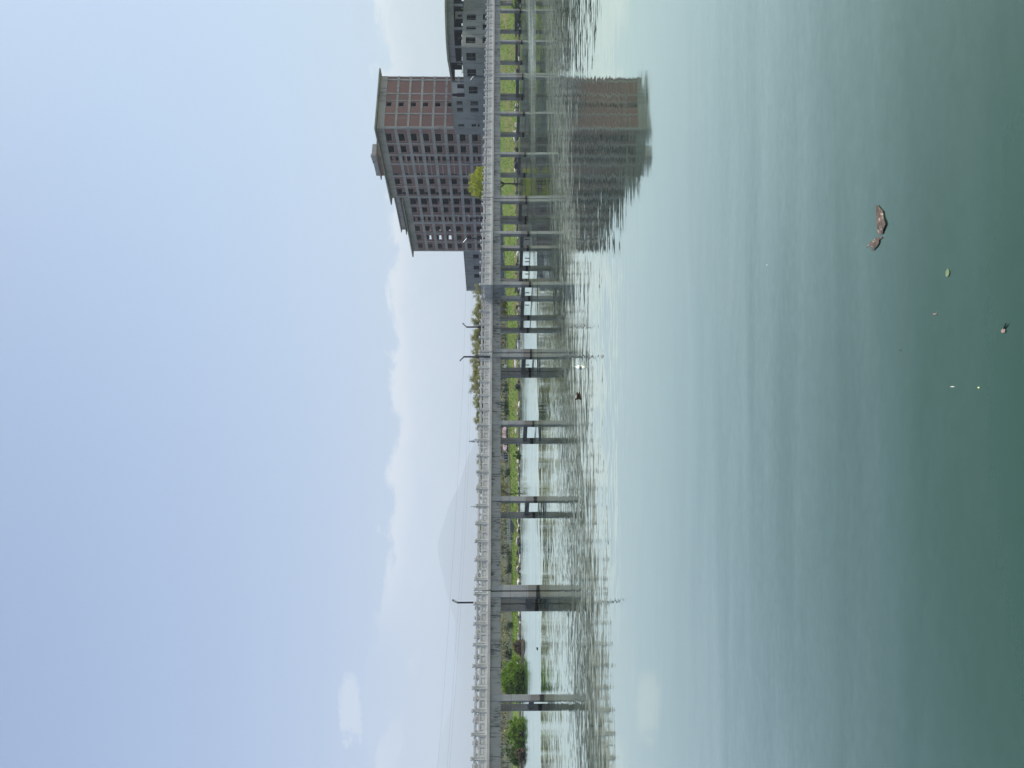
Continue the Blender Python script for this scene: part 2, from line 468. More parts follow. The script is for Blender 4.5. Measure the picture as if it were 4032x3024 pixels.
    m.node_tree.links.new(k.m('ADD', k.sm(y, 20, 27, 0.04, 0.012), k.m('MULTIPLY', far, 0.09)), gl.inputs['Roughness'])
    fr = k.n('ShaderNodeFresnel', i_IOR=1.33, i_Normal=nrm)
    refl = k.m('SUBTRACT', 1.0, k.m('EXPONENT', k.m('MULTIPLY', k.m('SUBTRACT', fr.outputs[0], 0.025), -5.6)), clamp=True)
    mx = k.n('ShaderNodeMixShader', i_0=refl, i_1=dif.outputs[0], i_2=gl.outputs[0])
    k.n('ShaderNodeOutputMaterial', i_Surface=mx.outputs[0])
    return m
M['water'] = water_mat()

# ------------------------------------------------------------------ water, ground, hills
xs = [-16500, 20500]; ysw = [-400, 13500]
water = obj('water', mesh_py('water', [(xs[0], ysw[0], 0), (xs[1], ysw[0], 0), (xs[1], ysw[1], 0), (xs[0], ysw[1], 0)], [(0, 1, 2, 3)], M['water']))
tag(water, 'calm green lake reflecting the sky and the bridge', None, None, 'structure')

SH = [(-2500, 2056), (-400, 2052), (0, 2052), (600, 2050), (974, 2047), (1324, 2046), (1700, 2045.5), (1900, 2043), (2050, 2040),
      (2200, 2038), (2400, 2040), (2600, 2042), (2800, 2046), (3024, 2050), (3400, 2054), (6000, 2075)]
ZT = [(0, 1.0), (600, 1.05), (974, 1.2), (1324, 1.6), (1700, 1.9), (1900, 2.2), (2050, 2.5), (2200, 2.9), (2400, 3.6), (2600, 4.1), (3400, 4.2)]
WD = [(0, 9), (974, 10), (1324, 11), (1900, 13), (2200, 15), (2400, 18), (3400, 20)]
def shore_Z(U): return HC * F_PX / (lerp_tab(SH, U) - 1968)
def bank_at(U, q):
    """q metres behind the shore line -> world point on the bank surface"""
    Zs = shore_Z(U); zt = lerp_tab(ZT, U); wd = lerp_tab(WD, U)
    Z = Zs + q
    if q <= 0: z = max(-1.2, -0.05 + q * 0.5)
    elif q < wd: 
        t = q / wd
        z = 0.28 * min(1, q / 0.8) + (zt - 0.28) * (t ** 0.9)
    else: z = zt + min(1.0, (q - wd) / 120) * (4.0 - zt) * 0.8
    X = (U - CU) / F_PX * Z
    if q > 0.5:
        z += (noise.noise(Vector((X * 0.35, Z * 0.35, 0))) * 0.16 + noise.noise(Vector((X * 1.3, Z * 1.3, 3))) * 0.07) * min(1, q / 3)
    return Vector((X, Z, z))
Us = [-9000, -5000, -2500, -1200, -600] + [i * 14 - 300 for i in range(260)] + [3500, 4200, 6000, 9000]
Qs = [-3, -1, 0.0, 0.4, 0.8, 1.5, 2.3, 3.2, 4.2, 5.3, 6.5, 7.8, 9, 10.5, 12, 14, 16, 18, 21, 25, 32, 45, 70, 120, 250, 600, 1500, 4000, 8700]
vs, fs = [], []
for U in Us:
    for q in Qs: vs.append(bank_at(U, q))
nq = len(Qs)
for i in range(len(Us) - 1):
    for j in range(nq - 1):
        a = i * nq + j
        fs.append((a, a + nq, a + nq + 1, a + 1))
_me = mesh_py('river_bank', vs, fs, M['ground'], True)
_me.materials.append(M['woodland'])
for pz in _me.polygons:
    c_ = pz.center
    U_ = c_.x / c_.y * F_PX + CU if c_.y > 1 else 0
    if U_ < 2350 and c_.y - shore_Z(U_) > lerp_tab(WD, U_) + 4: pz.material_index = 1
river_bank = obj('river_bank', _me)
tag(river_bank, 'green grassy far bank sloping down to the water', None, None, 'structure')

# low spit with bushes at the left, just beyond the bridge
vs, fs = [], []
SPX = [(-500, 5.0), (60, 5.2), (130, 4.2), (180, 1.6), (245, 0.3), (290, 2.4), (400, 3.6), (480, 2.8), (520, 0.4)]
n_s = 90
for i in range(n_s + 1):
    U = -500 + 1040 * i / n_s
    half = lerp_tab(SPX, U) * (0.9 + 0.25 * noise.noise(Vector((U * 0.02, 1, 0))))
    for j in range(9):
        t = -1 + 2 * j / 8
        Z = 112 + t * half * (0.8 if t < 0 else 1.6)
        hgt = 0.42 * max(0, 1 - t * t) * min(1, half / 2) - 0.05 + 0.06 * noise.noise(Vector((U * .05, t * 3, 5)))
        vs.append(((U - CU) / F_PX * Z, Z, hgt - 0.3 * (abs(t) > .99)))
for i in range(n_s):
    for j in range(8):
        a = i * 9 + j
        fs.append((a, a + 9, a + 10, a + 1))
spit = obj('ground', mesh_py('spit_ground', vs, fs, M['mud'], True))
tag(spit, 'low muddy spit of land in the lake carrying bushes', None, None, 'structure')

# hills, some kilometres away
HILL = [(-2500, 1830), (-1200, 1790), (-500, 1735), (0, 1722), (34, 1724), (130, 1738), (224, 1772), (300, 1792), (397, 1803), (484, 1788), (545, 1790),
        (609, 1785), (674, 1758), (734, 1747), (834, 1725), (879, 1718), (931, 1734), (1036, 1765), (1104, 1801), (1209, 1834),
        (1260, 1857), (1300, 1872), (1400, 1896), (1600, 1925), (2000, 1940), (2600, 1925), (3400, 1900), (6000, 1880)]
vs, fs = [], []
hu = [-2500 + i * 28 for i in range(305)]
prof = [(8800, 0.0), (9500, 0.22), (10300, 0.5), (11100, 0.8), (12000, 1.0), (12700, 0.75), (13400, 0.0)]
for U in hu:
    H = (1968 - lerp_tab(HILL, U)) / F_PX * 12000
    for Z, f in prof:
        r = noise.noise(Vector((U * 0.004, Z * 0.0008, 2))) * 0.10 + noise.noise(Vector((U * 0.03, Z * 0.002, 7))) * 0.03
        f2 = f * (1 + r * (1 if f < 1 else 0.25)) if f else 0
        vs.append(((U - CU) / F_PX * 12000, Z, H * f2 + 2.0 - (3 if f == 0 else 0)))
np_ = len(prof)
for i in range(len(hu) - 1):
    for j in range(np_ - 1):
        a = i * np_ + j
        fs.append((a, a + np_, a + np_ + 1, a + 1))
hills = obj('hills', mesh_py('hills', vs, fs, M['hill'], True))
tag(hills, 'pale blue hill ridge fading in the haze on the left', None, None, 'structure')

# the air
HAZE = True
if HAZE:
    m, k = new_mat('haze_air')
    v = k.n('ShaderNodeVolumePrincipled')
    v.inputs['Color'].default_value = (.82, .89, .97, 1)
    v.inputs['Density'].default_value = 0.00021
    v.inputs['Anisotropy'].default_value = 0.0
    k.n('ShaderNodeOutputMaterial', i_Volume=v.outputs[0])
    hz = obj('haze', box_mesh('haze', m, (-17000, 21000, -450, 13800, -2.3, 1150)))
    tag(hz, 'thin pale haze over the lake and the far hills', None, None, 'stuff')

# ------------------------------------------------------------------ shore stones
def rock_mesh(i):
    bm = bmesh.new()
    bmesh.ops.create_icosphere(bm, subdivisions=1, radius=0.5)
    rr = random.Random(i)
    for v in bm.verts:
        v.co *= rr.uniform(0.75, 1.2)
        v.co.z *= 0.55
    return mesh_from_bm('stone', bm, M['rock'])
rocks = [rock_mesh(i) for i in range(6)]
rs = random.Random(11)
for i in range(270):
    U = rs.uniform(280, 3060) if i > 30 else rs.uniform(1850, 3024)
    q = rs.uniform(-0.35, 0.9) if rs.random() < .8 else rs.uniform(0.8, 1.8)
    p_ = bank_at(U, q)
    sc = rs.choice((0.35, 0.5, 0.6, 0.8, 1.1)) * rs.uniform(.8, 1.3)
    z = max(p_.z, 0.0) + 0.06 * sc
    obj('stone', rs.choice(rocks), river_bank, (p_.x, p_.y, z), (rs.uniform(-.2, .2), rs.uniform(-.2, .2), rs.uniform(0, 6)),
        (sc * rs.uniform(.9, 1.9), sc, sc * rs.uniform(.6, 1.1)))

# grass tufts on the bank: one uncountable cover
vs, fs = [], []
gr = random.Random(5)
for i in range(26000):
    U = gr.uniform(300, 3080)
    wd = lerp_tab(WD, U)
    q = gr.uniform(1.0, wd + 6)
    b = bank_at(U, q)
    h = gr.uniform(0.05, 0.20); wv = gr.uniform(0.04, 0.14)
    a = gr.uniform(0, pi); lean = gr.uniform(-.12, .12)
    c_, s_ = cos(a) * wv, sin(a) * wv
    n0 = len(vs)
    vs += [(b.x - c_, b.y - s_, b.z - .05), (b.x + c_, b.y + s_, b.z - .05), (b.x + lean, b.y + lean, b.z + h)]
    fs.append((n0, n0 + 1, n0 + 2))
grass = obj('grass', mesh_py('grass', vs, fs, M['grass_blade']))
tag(grass, 'short rough grass covering the far bank', 'grass', None, 'stuff')

# ------------------------------------------------------------------ footbridge
BA = atan2(0.571, 0.821)
B0 = Vector((-26.1, 62.2, 0))
DX = Vector((cos(BA), sin(BA), 0)); DY = Vector((-sin(BA), cos(BA), 0))
def bw(s, y, z=0): return B0 + DX * s + DY * y + Vector((0, 0, z))
def bridge_s(U, y=0.0):
    u = (U - CU) / F_PX
    o = B0 + DY * y
    return (u * o.y - o.x) / (DX.x - u * DX.y)
SN = {-2: -18.1, -1: -9.05, 0: 0, 1: 9.02, 2: 18.14, 3: 26.78, 4: 35.8, 5: 43.92, 6: 52.08, 7: 60.82, 8: 69.87, 9: 78.87, 10: 88.04,
      11: 97.22, 12: 106.29, 13: 115.35}
JOINTS = (-2, 1, 4, 7, 10, 13)
ZG, ZC, ZD, FARY = 3.42, 4.31, 4.57, 3.5
BAYN, BAYF = -2.4, FARY + 2.4
bridge = empty('footbridge', B0, BA)
tag(bridge, 'long grey concrete footbridge with carved stone balustrade on paired piers standing in the lake', 'footbridge')

col_me = box_mesh('column', M['pier'], (-.25, .25, -.25, .25, -1.5, ZC - .003), bevel=0.015)
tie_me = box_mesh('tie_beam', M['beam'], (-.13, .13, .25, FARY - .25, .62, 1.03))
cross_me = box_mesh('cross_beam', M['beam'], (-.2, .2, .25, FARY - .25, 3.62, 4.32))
tie_bay = box_mesh('tie_beam', M['beam'], (-.13, .13, .25, 2.15, .62, 1.03))
girder_bay_ret = box_mesh('girder', M['girder'], (-.19, .19, .25, 2.15, ZG, ZC - .004))
def put(name, me, s, y, z=0, rz=0, sc=(1, 1, 1), parent=bridge):
    return obj(name, me, parent, (s, y, z), (0, 0, rz), sc)
for n, s in SN.items():
    offs = (-.31, .31) if n in JOINTS else (0,)
    for o_ in offs:
        put('column', col_me, s + o_, 0)
        put('column', col_me, s + o_, FARY)
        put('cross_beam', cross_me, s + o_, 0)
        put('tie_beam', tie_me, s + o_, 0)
    if n in (5, 6):
        put('column', col_me, s, BAYN); put('column', col_me, s, BAYF)
        put('tie_beam', tie_bay, s, BAYN); put('tie_beam', tie_bay, s, FARY)
        put('girder', girder_bay_ret, s, BAYN); put('girder', girder_bay_ret, s, FARY)
    if n in JOINTS[1:-1]:
        put('expansion_joint', box_mesh('expansion_joint', M['joint'], (-.05, .05, -.12, .12, ZG + .3, ZC - .02)), s, 0)
ns = sorted(SN)
for a, b in zip(ns, ns[1:]):
    xa = SN[a] + (.56 if a in JOINTS else .25); xb = SN[b] - (.56 if b in JOINTS else .25)
    g = box_mesh('girder', M['girder'], (0, xb - xa, -.19, .19, ZG, ZC - .004))
    put('girder', g, xa, 0); put('girder', g, xa, FARY)
    if a == 5:
        put('girder', g, xa, BAYN); put('girder', g, xa, BAYF)
# deck and cornice, cut at the expansion joints
for a, b in zip(JOINTS, JOINTS[1:]):
    x0, x1 = SN[a] + .05, SN[b] - .05
    put('deck_slab', box_mesh('deck_slab', M['asphalt'], (x0, x1, -.099, FARY + .099, ZC + .02, ZD - .012)), 0, 0)
    segs = [(x0, x1)] if a != 4 else [(x0, SN[5] - .45), (SN[6] + .45, x1)]
    for p0, p1 in segs:
        for yc in ((-.45, -.10), (FARY + .10, FARY + .45)):
            put('cornice', box_mesh('cornice', M['cornice'], (p0, p1, yc[0], yc[1], ZC, ZD), bevel=.02), 0, 0)
    if a == 4:
        q0, q1 = SN[5] - .45, SN[6] + .45
        for sg, yb, ym in ((-1, BAYN, 0), (1, BAYF, FARY)):
            yo = yb + sg * .45; yi = yb + sg * .10
            put('cornice', box_mesh('cornice', M['cornice'], (q0, q1, min(yo, yi), max(yo, yi), ZC, ZD), bevel=.02), 0, 0)
            for xa, xb in ((q0, q0 + .35), (q1 - .35, q1)):
                ya, yb2 = sorted((yi, ym + sg * .10))
                put('cornice', box_mesh('cornice', M['cornice'], (xa, xb, ya + .003, yb2 - .003, ZC, ZD)), 0, 0)
            ya, yb2 = sorted((yi, ym + sg * .10))
            put('deck_slab', box_mesh('deck_slab', M['asphalt'], (q0 + .353, q1 - .353, ya + .003, yb2 - .003, ZC + .02, ZD - .014)), 0, 0)

# balustrade pieces
def panel_meshes(W, nrec):
    bm = bmesh.new()
    box(bm, 0, W, -.075, .075, 0, .10)
    box(bm, .004, W - .004, -.018, .018, .10, .60)
    mod = W / nrec
    box(bm, 0, W, -.07, .07, .101, .17); box(bm, 0, W, -.07, .07, .53, .599)
    xs_ = [0.0]
    for i in range(nrec): xs_ += [i * mod + .11, (i + 1) * mod - .11]
    xs_.append(W)
    for i in range(0, len(xs_), 2):
        box(bm, xs_[i] + .001, xs_[i + 1] - .001, -.069, .069, .171, .529)
    for i in range(nrec):
        a, b = i * mod + .11, (i + 1) * mod - .11
        box(bm, a + .07, b - .07, -.046, .046, .235, .465)
    box(bm, 0, W, -.072, .072, .60, .665)
    body = mesh_from_bm('balustrade_panel', bm, M['stone_rail'])
    bm = bmesh.new()
    def zprism(pts, y0, y1):
        a = [bm.verts.new((x, y0, z)) for x, z in pts]; b = [bm.verts.new((x, y1, z)) for x, z in pts]
        bm.faces.new(a); bm.faces.new(list(reversed(b)))
        for i in range(len(pts)):
            j = (i + 1) % len(pts)
            bm.faces.new((a[j], a[i], b[i], b[j]))
    zprism([(0, .665), (.10, .665), (.045, .76), (.09, .83), (.22, .92), (0, .92)], -.045, .045)
    zprism([(W, .665), (W, .92), (W - .22, .92), (W - .09, .83), (W - .045, .76), (W - .10, .665)], -.045, .045)
    c = W / 2
    if nrec > 1: zprism([(c - .16, .92), (c - .05, .84), (c + .05, .84), (c + .16, .92)], -.045, .045)
    box(bm, 0, W, -.085, .085, .921, 1.03)
    rail = mesh_from_bm('handrail', bm, M['stone_rail'])
    bm = bmesh.new()
    if 1:
        lathe(bm, [(.05, .665), (.05, .69), (.075, .74), (.075, .78), (.04, .82), (.04, .845)], c, 0, 0, 8)
    bal = mesh_from_bm('baluster', bm, M['stone_rail'])
    return body, bal, rail
PAN = {2: panel_meshes(1.62, 2), 1: panel_meshes(0.70, 1)}
PW = {2: 1.62, 1: 0.70}
bm = bmesh.new()
box(bm, -.13, .13, -.13, .13, 0, .08)
box(bm, -.09, .09, -.09, .09, .08, 1.06)
for sg in (-1, 1):
    ya, yb = sorted((sg * .091, sg * .112))
    for q in ((-.11, -.065, .08, 1.06), (.065, .11, .08, 1.06), (-.064, .064, .08, .14), (-.064, .064, 1.0, 1.06)):
        box(bm, q[0], q[1], ya, yb, q[2], q[3])
        box(bm, ya, yb, q[0] * .98, q[1] * .98, q[2], q[3])
post_me = mesh_from_bm('post', bm, M['stone_rail'])
cap_me = box_mesh('post_cap', M['stone_rail'], (-.10, .10, -.10, .10, 1.06, 1.10), (-.14, .14, -.14, .14, 1.10, 1.27), bevel=.012)

def add_post(x, y, rz):
    p_ = put('post', post_me, x, y, ZD, rz)
    obj('post_cap', cap_me, p_)
def add_panel(x, y, rz, length, kind):
    """length: clear distance between two posts"""
    body, bal, rail = PAN[kind]
    k = length / PW[kind]
    o = put('balustrade_panel', body, x, y, ZD, rz, (k, 1, 1))
    obj('baluster', bal, o); obj('handrail', rail, o)
def line(p0, p1, half_start=False, half_end=False, ends=(True, True)):
    x0, y0 = p0; x1, y1 = p1
    L = hypot(x1 - x0, y1 - y0); rz = atan2(y1 - y0, x1 - x0)
    ux, uy = (x1 - x0) / L, (y1 - y0) / L
    cuts = [0.0]; hs = 0.92
    body = L - (hs if half_start else 0) - (hs if half_end else 0)
    n = max(1, round(body / 1.84))
    if half_start: cuts.append(hs)
    base_ = cuts[-1]
    for i in range(1, n + 1): cuts.append(base_ + body * i / n)
    if half_end: cuts.append(L)
    for i, c in enumerate(cuts):
        if (i == 0 and not ends[0]) or (i == len(cuts) - 1 and not ends[1]): continue
        add_post(x0 + ux * c, y0 + uy * c, rz)
    for i, (a, b) in enumerate(zip(cuts, cuts[1:])):
        kind = 1 if (b - a) < 1.2 else 2
        add_panel(x0 + ux * (a + .115), y0 + uy * (a + .115), rz, b - a - .23, kind)
for yline, bayy, yc in ((-.24, BAYN - .24, -1), (FARY + .24, BAYF + .24, 1)):
    for a, b in zip(JOINTS, JOINTS[1:]):
        x0, x1 = SN[a] + .20, SN[b] - .20
        if a == 4:
            line((x0, yline), (SN[5] - .24, yline))
            line((SN[5] - .24, yline), (SN[5] - .24, bayy), ends=(False, True))
            line((SN[5] - .24, bayy), (SN[6] + .24, bayy), ends=(False, True))
            line((SN[6] + .24, bayy), (SN[6] + .24, yline), ends=(False, True))
            line((SN[6] + .24, yline), (x1, yline), half_end=True, ends=(False, True))
        else:
            line((x0, yline), (x1, yline), half_start=True, half_end=(a == -2))

# ------------------------------------------------------------------ street lamps
bm = bmesh.new(); box(bm, -.065, .065, -.065, .065, 0, 2.88)
box(bm, -.14, .14, -.14, .14, 0, .03)
pole_me = mesh_from_bm('pole', bm, M['lamp_metal'])
bm = bmesh.new(); box(bm, -.085, .085, 0, .86, -.03, .03)
head_me = mesh_from_bm('lamp_head', bm, M['lamp_metal'])
bm = bmesh.new(); box(bm, -.06, .06, .12, .74, -.042, -.0305)
glass_me = mesh_from_bm('lamp_panel', bm, M['lamp_panel'])
bm = bmesh.new(); box(bm, -.07, .07, .05, .83, .0305, .038)
top_me = mesh_from_bm('sunlit_top_plate', bm, M['lamp_panel'])  # pale plate added on top: the head's sunlit upper face put into colour
LAMPS = [
    (652, FARY - .05, -1, 'leftmost dark street lamp, rising behind the balustrade beside the left twin pier'),
    (1619, -.37, 1, 'dark street lamp standing in front of the balustrade at the middle twin pier'),
    (1736, FARY - .05, -1, 'dark street lamp behind the balustrade, between the middle twin pier and the projecting bay'),
    (2085, BAYN + .12, 1, 'street lamp with pale slanting head at the right corner of the bay, before the tower'),
    (2164, FARY - .05, -1, 'slim street lamp behind the balustrade right of the projecting bay, against the brick tower'),
    (2724, .12, 1, 'rightmost street lamp, its pale head standing out against the low grey building'),
]
for U, y, lean, lab in LAMPS:
    s = bridge_s(U, y)
    q = bw(s, y, ZD)
    t = empty('street_lamp', q, BA if lean > 0 else BA + pi)
    tag(t, lab, 'street lamp', 'street lamps along the footbridge')
    obj('pole', pole_me, t)
    h = obj('lamp_head', head_me, t, (0, 0, 2.86), (radians(33), 0, 0))
    obj('lamp_panel', glass_me, h)
    if U in (2085, 2164, 2724): obj('sunlit_top_plate', top_me, h)

# ------------------------------------------------------------------ unfinished tower
A_T = atan2(.393, .92)
TC = Vector((69.7, 204.6, 0))
TR = Vector((cos(A_T), sin(A_T), 0)); TL = Vector((-sin(A_T), cos(A_T), 0))
tower = empty('unfinished_tower', TC, A_T)
tag(tower, 'tall unfinished concrete tower with red brick infill, empty window holes and overhanging roof slabs', 'tower')
def tL(y):   # photo crop coordinate of a vertical on the left facade -> metres along it
    U = 2524 - .3617 * y; u = (U - CU) / F_PX
    return (TC.x - u * TC.y) / (-TL.x + u * TL.y)
def dR(y):
    U = 3024 - .3617 * y; u = (U - CU) / F_PX
    return (u * TC.y - TC.x) / (TR.x - u * TR.y)

def holed(name, mat, L, z0, z1, holes, th, facing=-1):
    """wall slab along +x (0..L), front face at y=0, thickness th behind it, rectangular holes (x0,x1,z0,z1)"""
    xs_ = sorted({0.0, L, *[max(0, min(L, h[i])) for h in holes for i in (0, 1)]})
    zs_ = sorted({z0, z1, *[max(z0, min(z1, h[i])) for h in holes for i in (2, 3)]})
    def solid(i, j):
        if i < 0 or j < 0 or i >= len(xs_) - 1 or j >= len(zs_) - 1: return False
        cx, cz = (xs_[i] + xs_[i + 1]) / 2, (zs_[j] + zs_[j + 1]) / 2
        return not any(h[0] < cx < h[1] and h[2] < cz < h[3] for h in holes)
    vs, fs, idx = [], [], {}
    def v(x, y, z):
        key = (round(x, 4), round(y, 4), round(z, 4))
        if key not in idx: idx[key] = len(vs); vs.append((x, y, z))
        return idx[key]
    for i in range(len(xs_) - 1):
        for j in range(len(zs_) - 1):
            if not solid(i, j): continue
            a, b, c, d = xs_[i], xs_[i + 1], zs_[j], zs_[j + 1]
            fs.append((v(a, 0, c), v(b, 0, c), v(b, 0, d), v(a, 0, d)))
            fs.append((v(b, th, c), v(a, th, c), v(a, th, d), v(b, th, d)))
            if not solid(i - 1, j): fs.append((v(a, th, c), v(a, 0, c), v(a, 0, d), v(a, th, d)))
            if not solid(i + 1, j): fs.append((v(b, 0, c), v(b, th, c), v(b, th, d), v(b, 0, d)))
            if not solid(i, j - 1): fs.append((v(a, th, c), v(b, th, c), v(b, 0, c), v(a, 0, c)))
            if not solid(i, j + 1): fs.append((v(a, 0, d), v(b, 0, d), v(b, th, d), v(a, th, d)))
    return mesh_py(name, vs, fs, mat)

# local frame of the tower: x = depth direction along the right facade, y = along the left facade
BK0, PITCHF, BH = 31.95, 3.38, 0.42          # centre of the highest storey beam, storey height, half beam height
NB = 8
beams = [BK0 - PITCHF * i for i in range(NB)]
T_STEP, T_END, D_END = tL(768), 60.2, 18.6
# a part standing in the left facade plane: local x of a holed() slab runs along the facade
def on_left(name, me, t0, proud=0.0):
    # slab x -> +y tower, slab front (-y) -> -x tower : rotate +90 deg then mirror not needed
    return obj(name, me, tower, (-proud, t0, 0), (0, 0, pi / 2), (1, -1, 1))
def on_right(name, me, d0, proud=0.0):
    return obj(name, me, tower, (d0, -proud, 0), (0, 0, 0))
# verticals (y in crop, half width m, top z)
cols = [(20, .30), (190, .18), (310, .32), (410, .32), (540, .36), (655, .16), (765, .36), (862, .18), (968, .30), (1048, .55), (1158, .22), (1252, .22), (1348, .36)]
TOPH, TOPL = 35.05, 31.5
for y, hw in cols:
    t = tL(y)
    top_z = TOPH if y < 768 else TOPL
    obj('frame_column', box_mesh('frame_column', M['frame'], (-.02, .45, t - hw, t + hw, 3.0, top_z)), tower)
bays = list(zip(cols, cols[1:]))
WL = {  # window spans per bay (crop y from, to, kind)
    0: [(82, 165, 'w')], 1: [(215, 290, 'w')], 2: [(330, 380, 's')], 3: [], 4: [(512, 541, 'n')], }
wins = [[(82, 165, 'w')], [(215, 290, 'w')], [(330, 380, 's')], [(513, 533, 'n')], [(570, 632, 'w')], [(680, 745, 'L')],
        [(785, 850, 'D')], [(880, 940, 'w')], [(985, 1030, 's')], [(1085, 1140, 'w')], [(1185, 1235, 'w')], [(1277, 1325, 'w')]]
sill_cache = {}
def facade_cell(place, c0, c1, zlo, zhi, kinds, conv, low_open=False, blank=False):
    L = c1 - c0
    holes = []
    for (a, b, kd) in kinds:
        wa, wb = conv(a) - c0, conv(b) - c0
        if kd == 'w': holes.append((wa, wb, zhi - 1.62, zhi - .08))
        elif kd == 's':
            holes.append((wa, wb, zlo + .25, zlo + 1.15)); holes.append((wa, wb, zhi - .55, zhi - .10))
        elif kd == 'n': holes.append((wa, L - .02, zhi - 1.75, zhi - .1))
        elif kd == 'L':
            holes.append((wa, wb, zhi - 1.62, zhi - .08)); holes.append((wb - (wb - wa) * .42, wb, zlo + .02, zhi - 1.5))
        elif kd == 'D':
            holes.append((wa, wb, zhi - 1.9, zhi - .05)); holes.append((wa, wa + (wb - wa) * .55, zlo + .12, zhi - 1.7))
        elif kd == 'r': holes.append((wa, wb, zhi - 1.55, zhi - .12))
    o = place('brick_panel', holed('brick_panel', M['brick'], L, zlo, zhi, holes, .24), c0, -.16)
    for h in holes[:1]:
        sh = holed('window_surround', M['frame'], h[1] - h[0] + .14, h[2] - .09, h[3], [(.07, h[1] - h[0] + .07, h[2], h[3] + 1)], .10)
        so = obj('window_surround', sh, o, (h[0] - .07, -.04, 0))
rz = random.Random(3)
for bi, ((ya, ha), (yb, hb)) in enumerate(bays):
    c0, c1 = tL(ya) + ha, tL(yb) - hb
    topz = TOPH if ya < 768 - 5 else TOPL
    if ya >= 765: topz = TOPL
    lv = [topz] + [b for b in beams if b < topz - 1.5]
    for i in range(len(lv)):
        zhi = lv[i] - (0 if i == 0 else BH)
        zlo = (lv[i + 1] + BH) if i + 1 < len(lv) else 3.0
        if zhi - zlo < 1: continue
        if zlo == 3.0 and zhi - zlo > 4.5: zlo = zhi - 4.0
        facade_cell(on_left, c0, c1, zlo, zhi, wins[bi], tL)
# storey beams across the left facade, one per bay and storey run
for i, z in enumerate(beams):
    if z < TOPH: 
        for bi, ((ya, ha), (yb, hb)) in enumerate(bays):
            c0, c1 = tL(ya) + ha, tL(yb) - hb
            if ya >= 765 and z > TOPL - 1: continue
            dz_ = 0.0
            obj('storey_beam', box_mesh('storey_beam', M['frame'], (0.0, .40, c0, c1, z - BH, z + BH)), tower)
# thin secondary beams between the little stair windows and the blank bay
for bi in (2, 3, 8):
    (ya, ha), (yb, hb) = bays[bi]
    c0, c1 = tL(ya) + ha, tL(yb) - hb
    for z in beams[1:]:
        if ya >= 765 and z > TOPL - 3: continue
        obj('lintel', box_mesh('lintel', M['frame'], (.06, .3, c0, c1, z + PITCHF / 2 - .02, z + PITCHF / 2 + .22)), tower)
# right facade
rcols = [(1395, .30), (1242, .22), (1100, .10), (1025, .20), (875, .26), (834, .10)]
rt = [dR(y) for y, _ in rcols]; rt[0] = .18
rcz = list(zip(rt, [h for _, h in rcols]))
for (d, h) in rcz[:]:
    if d > D_END - .3: d = D_END - .12
    obj('frame_column', box_mesh('frame_column', M['frame'], (max(d - h, .46 if d < 1 else 0), d + h, -.03, .4, 3.0, TOPH)), tower)
for i in range(len(rcz) - 1):
    c0, c1 = max(rcz[i][0] + rcz[i][1], .48), rcz[i + 1][0] - rcz[i + 1][1]
    if c1 - c0 < .1: continue
    lv = [TOPH] + beams[:6]
    for j in range(len(lv) - 1):
        zhi = lv[j] - (0 if j == 0 else BH - .12); zlo = lv[j + 1] + BH - .12
        facade_cell(on_right, c0, c1, zlo, zhi, [(1160, 1115, 'r')] if i == 1 else [], dR)
        obj('storey_beam', box_mesh('storey_beam', M['frame'], (c0, c1, -.01, .38, lv[j + 1] - BH + .12, lv[j + 1] + BH - .12)), tower)
# the shell behind: closed back, floor slabs and inner core keep the openings dark
zz0 = 3.0
def tp(name, mat, *b): return obj(name, box_mesh(name, mat, b), tower)
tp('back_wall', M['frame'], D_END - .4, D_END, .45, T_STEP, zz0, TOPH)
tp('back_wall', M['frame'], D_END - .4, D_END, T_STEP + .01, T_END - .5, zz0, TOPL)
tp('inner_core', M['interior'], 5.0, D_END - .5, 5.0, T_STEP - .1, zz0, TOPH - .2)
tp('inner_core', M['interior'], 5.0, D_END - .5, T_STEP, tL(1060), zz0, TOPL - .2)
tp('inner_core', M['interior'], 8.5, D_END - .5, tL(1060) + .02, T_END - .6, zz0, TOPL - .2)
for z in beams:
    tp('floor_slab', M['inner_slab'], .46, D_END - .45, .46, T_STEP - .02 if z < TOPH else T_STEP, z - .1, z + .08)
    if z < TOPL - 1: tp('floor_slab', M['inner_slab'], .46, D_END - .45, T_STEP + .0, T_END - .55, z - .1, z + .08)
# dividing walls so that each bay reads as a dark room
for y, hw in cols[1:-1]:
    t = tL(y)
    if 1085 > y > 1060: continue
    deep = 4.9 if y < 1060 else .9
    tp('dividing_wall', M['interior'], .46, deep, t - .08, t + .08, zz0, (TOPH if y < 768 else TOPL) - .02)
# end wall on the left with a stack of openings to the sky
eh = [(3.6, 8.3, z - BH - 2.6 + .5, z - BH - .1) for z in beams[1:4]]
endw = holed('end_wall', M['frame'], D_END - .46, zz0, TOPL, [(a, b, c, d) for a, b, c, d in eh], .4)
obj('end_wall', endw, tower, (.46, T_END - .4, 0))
tp('step_wall', M['frame'], .46, D_END - .4, T_STEP + .37, T_STEP + .6, TOPL + 1.8, TOPH)
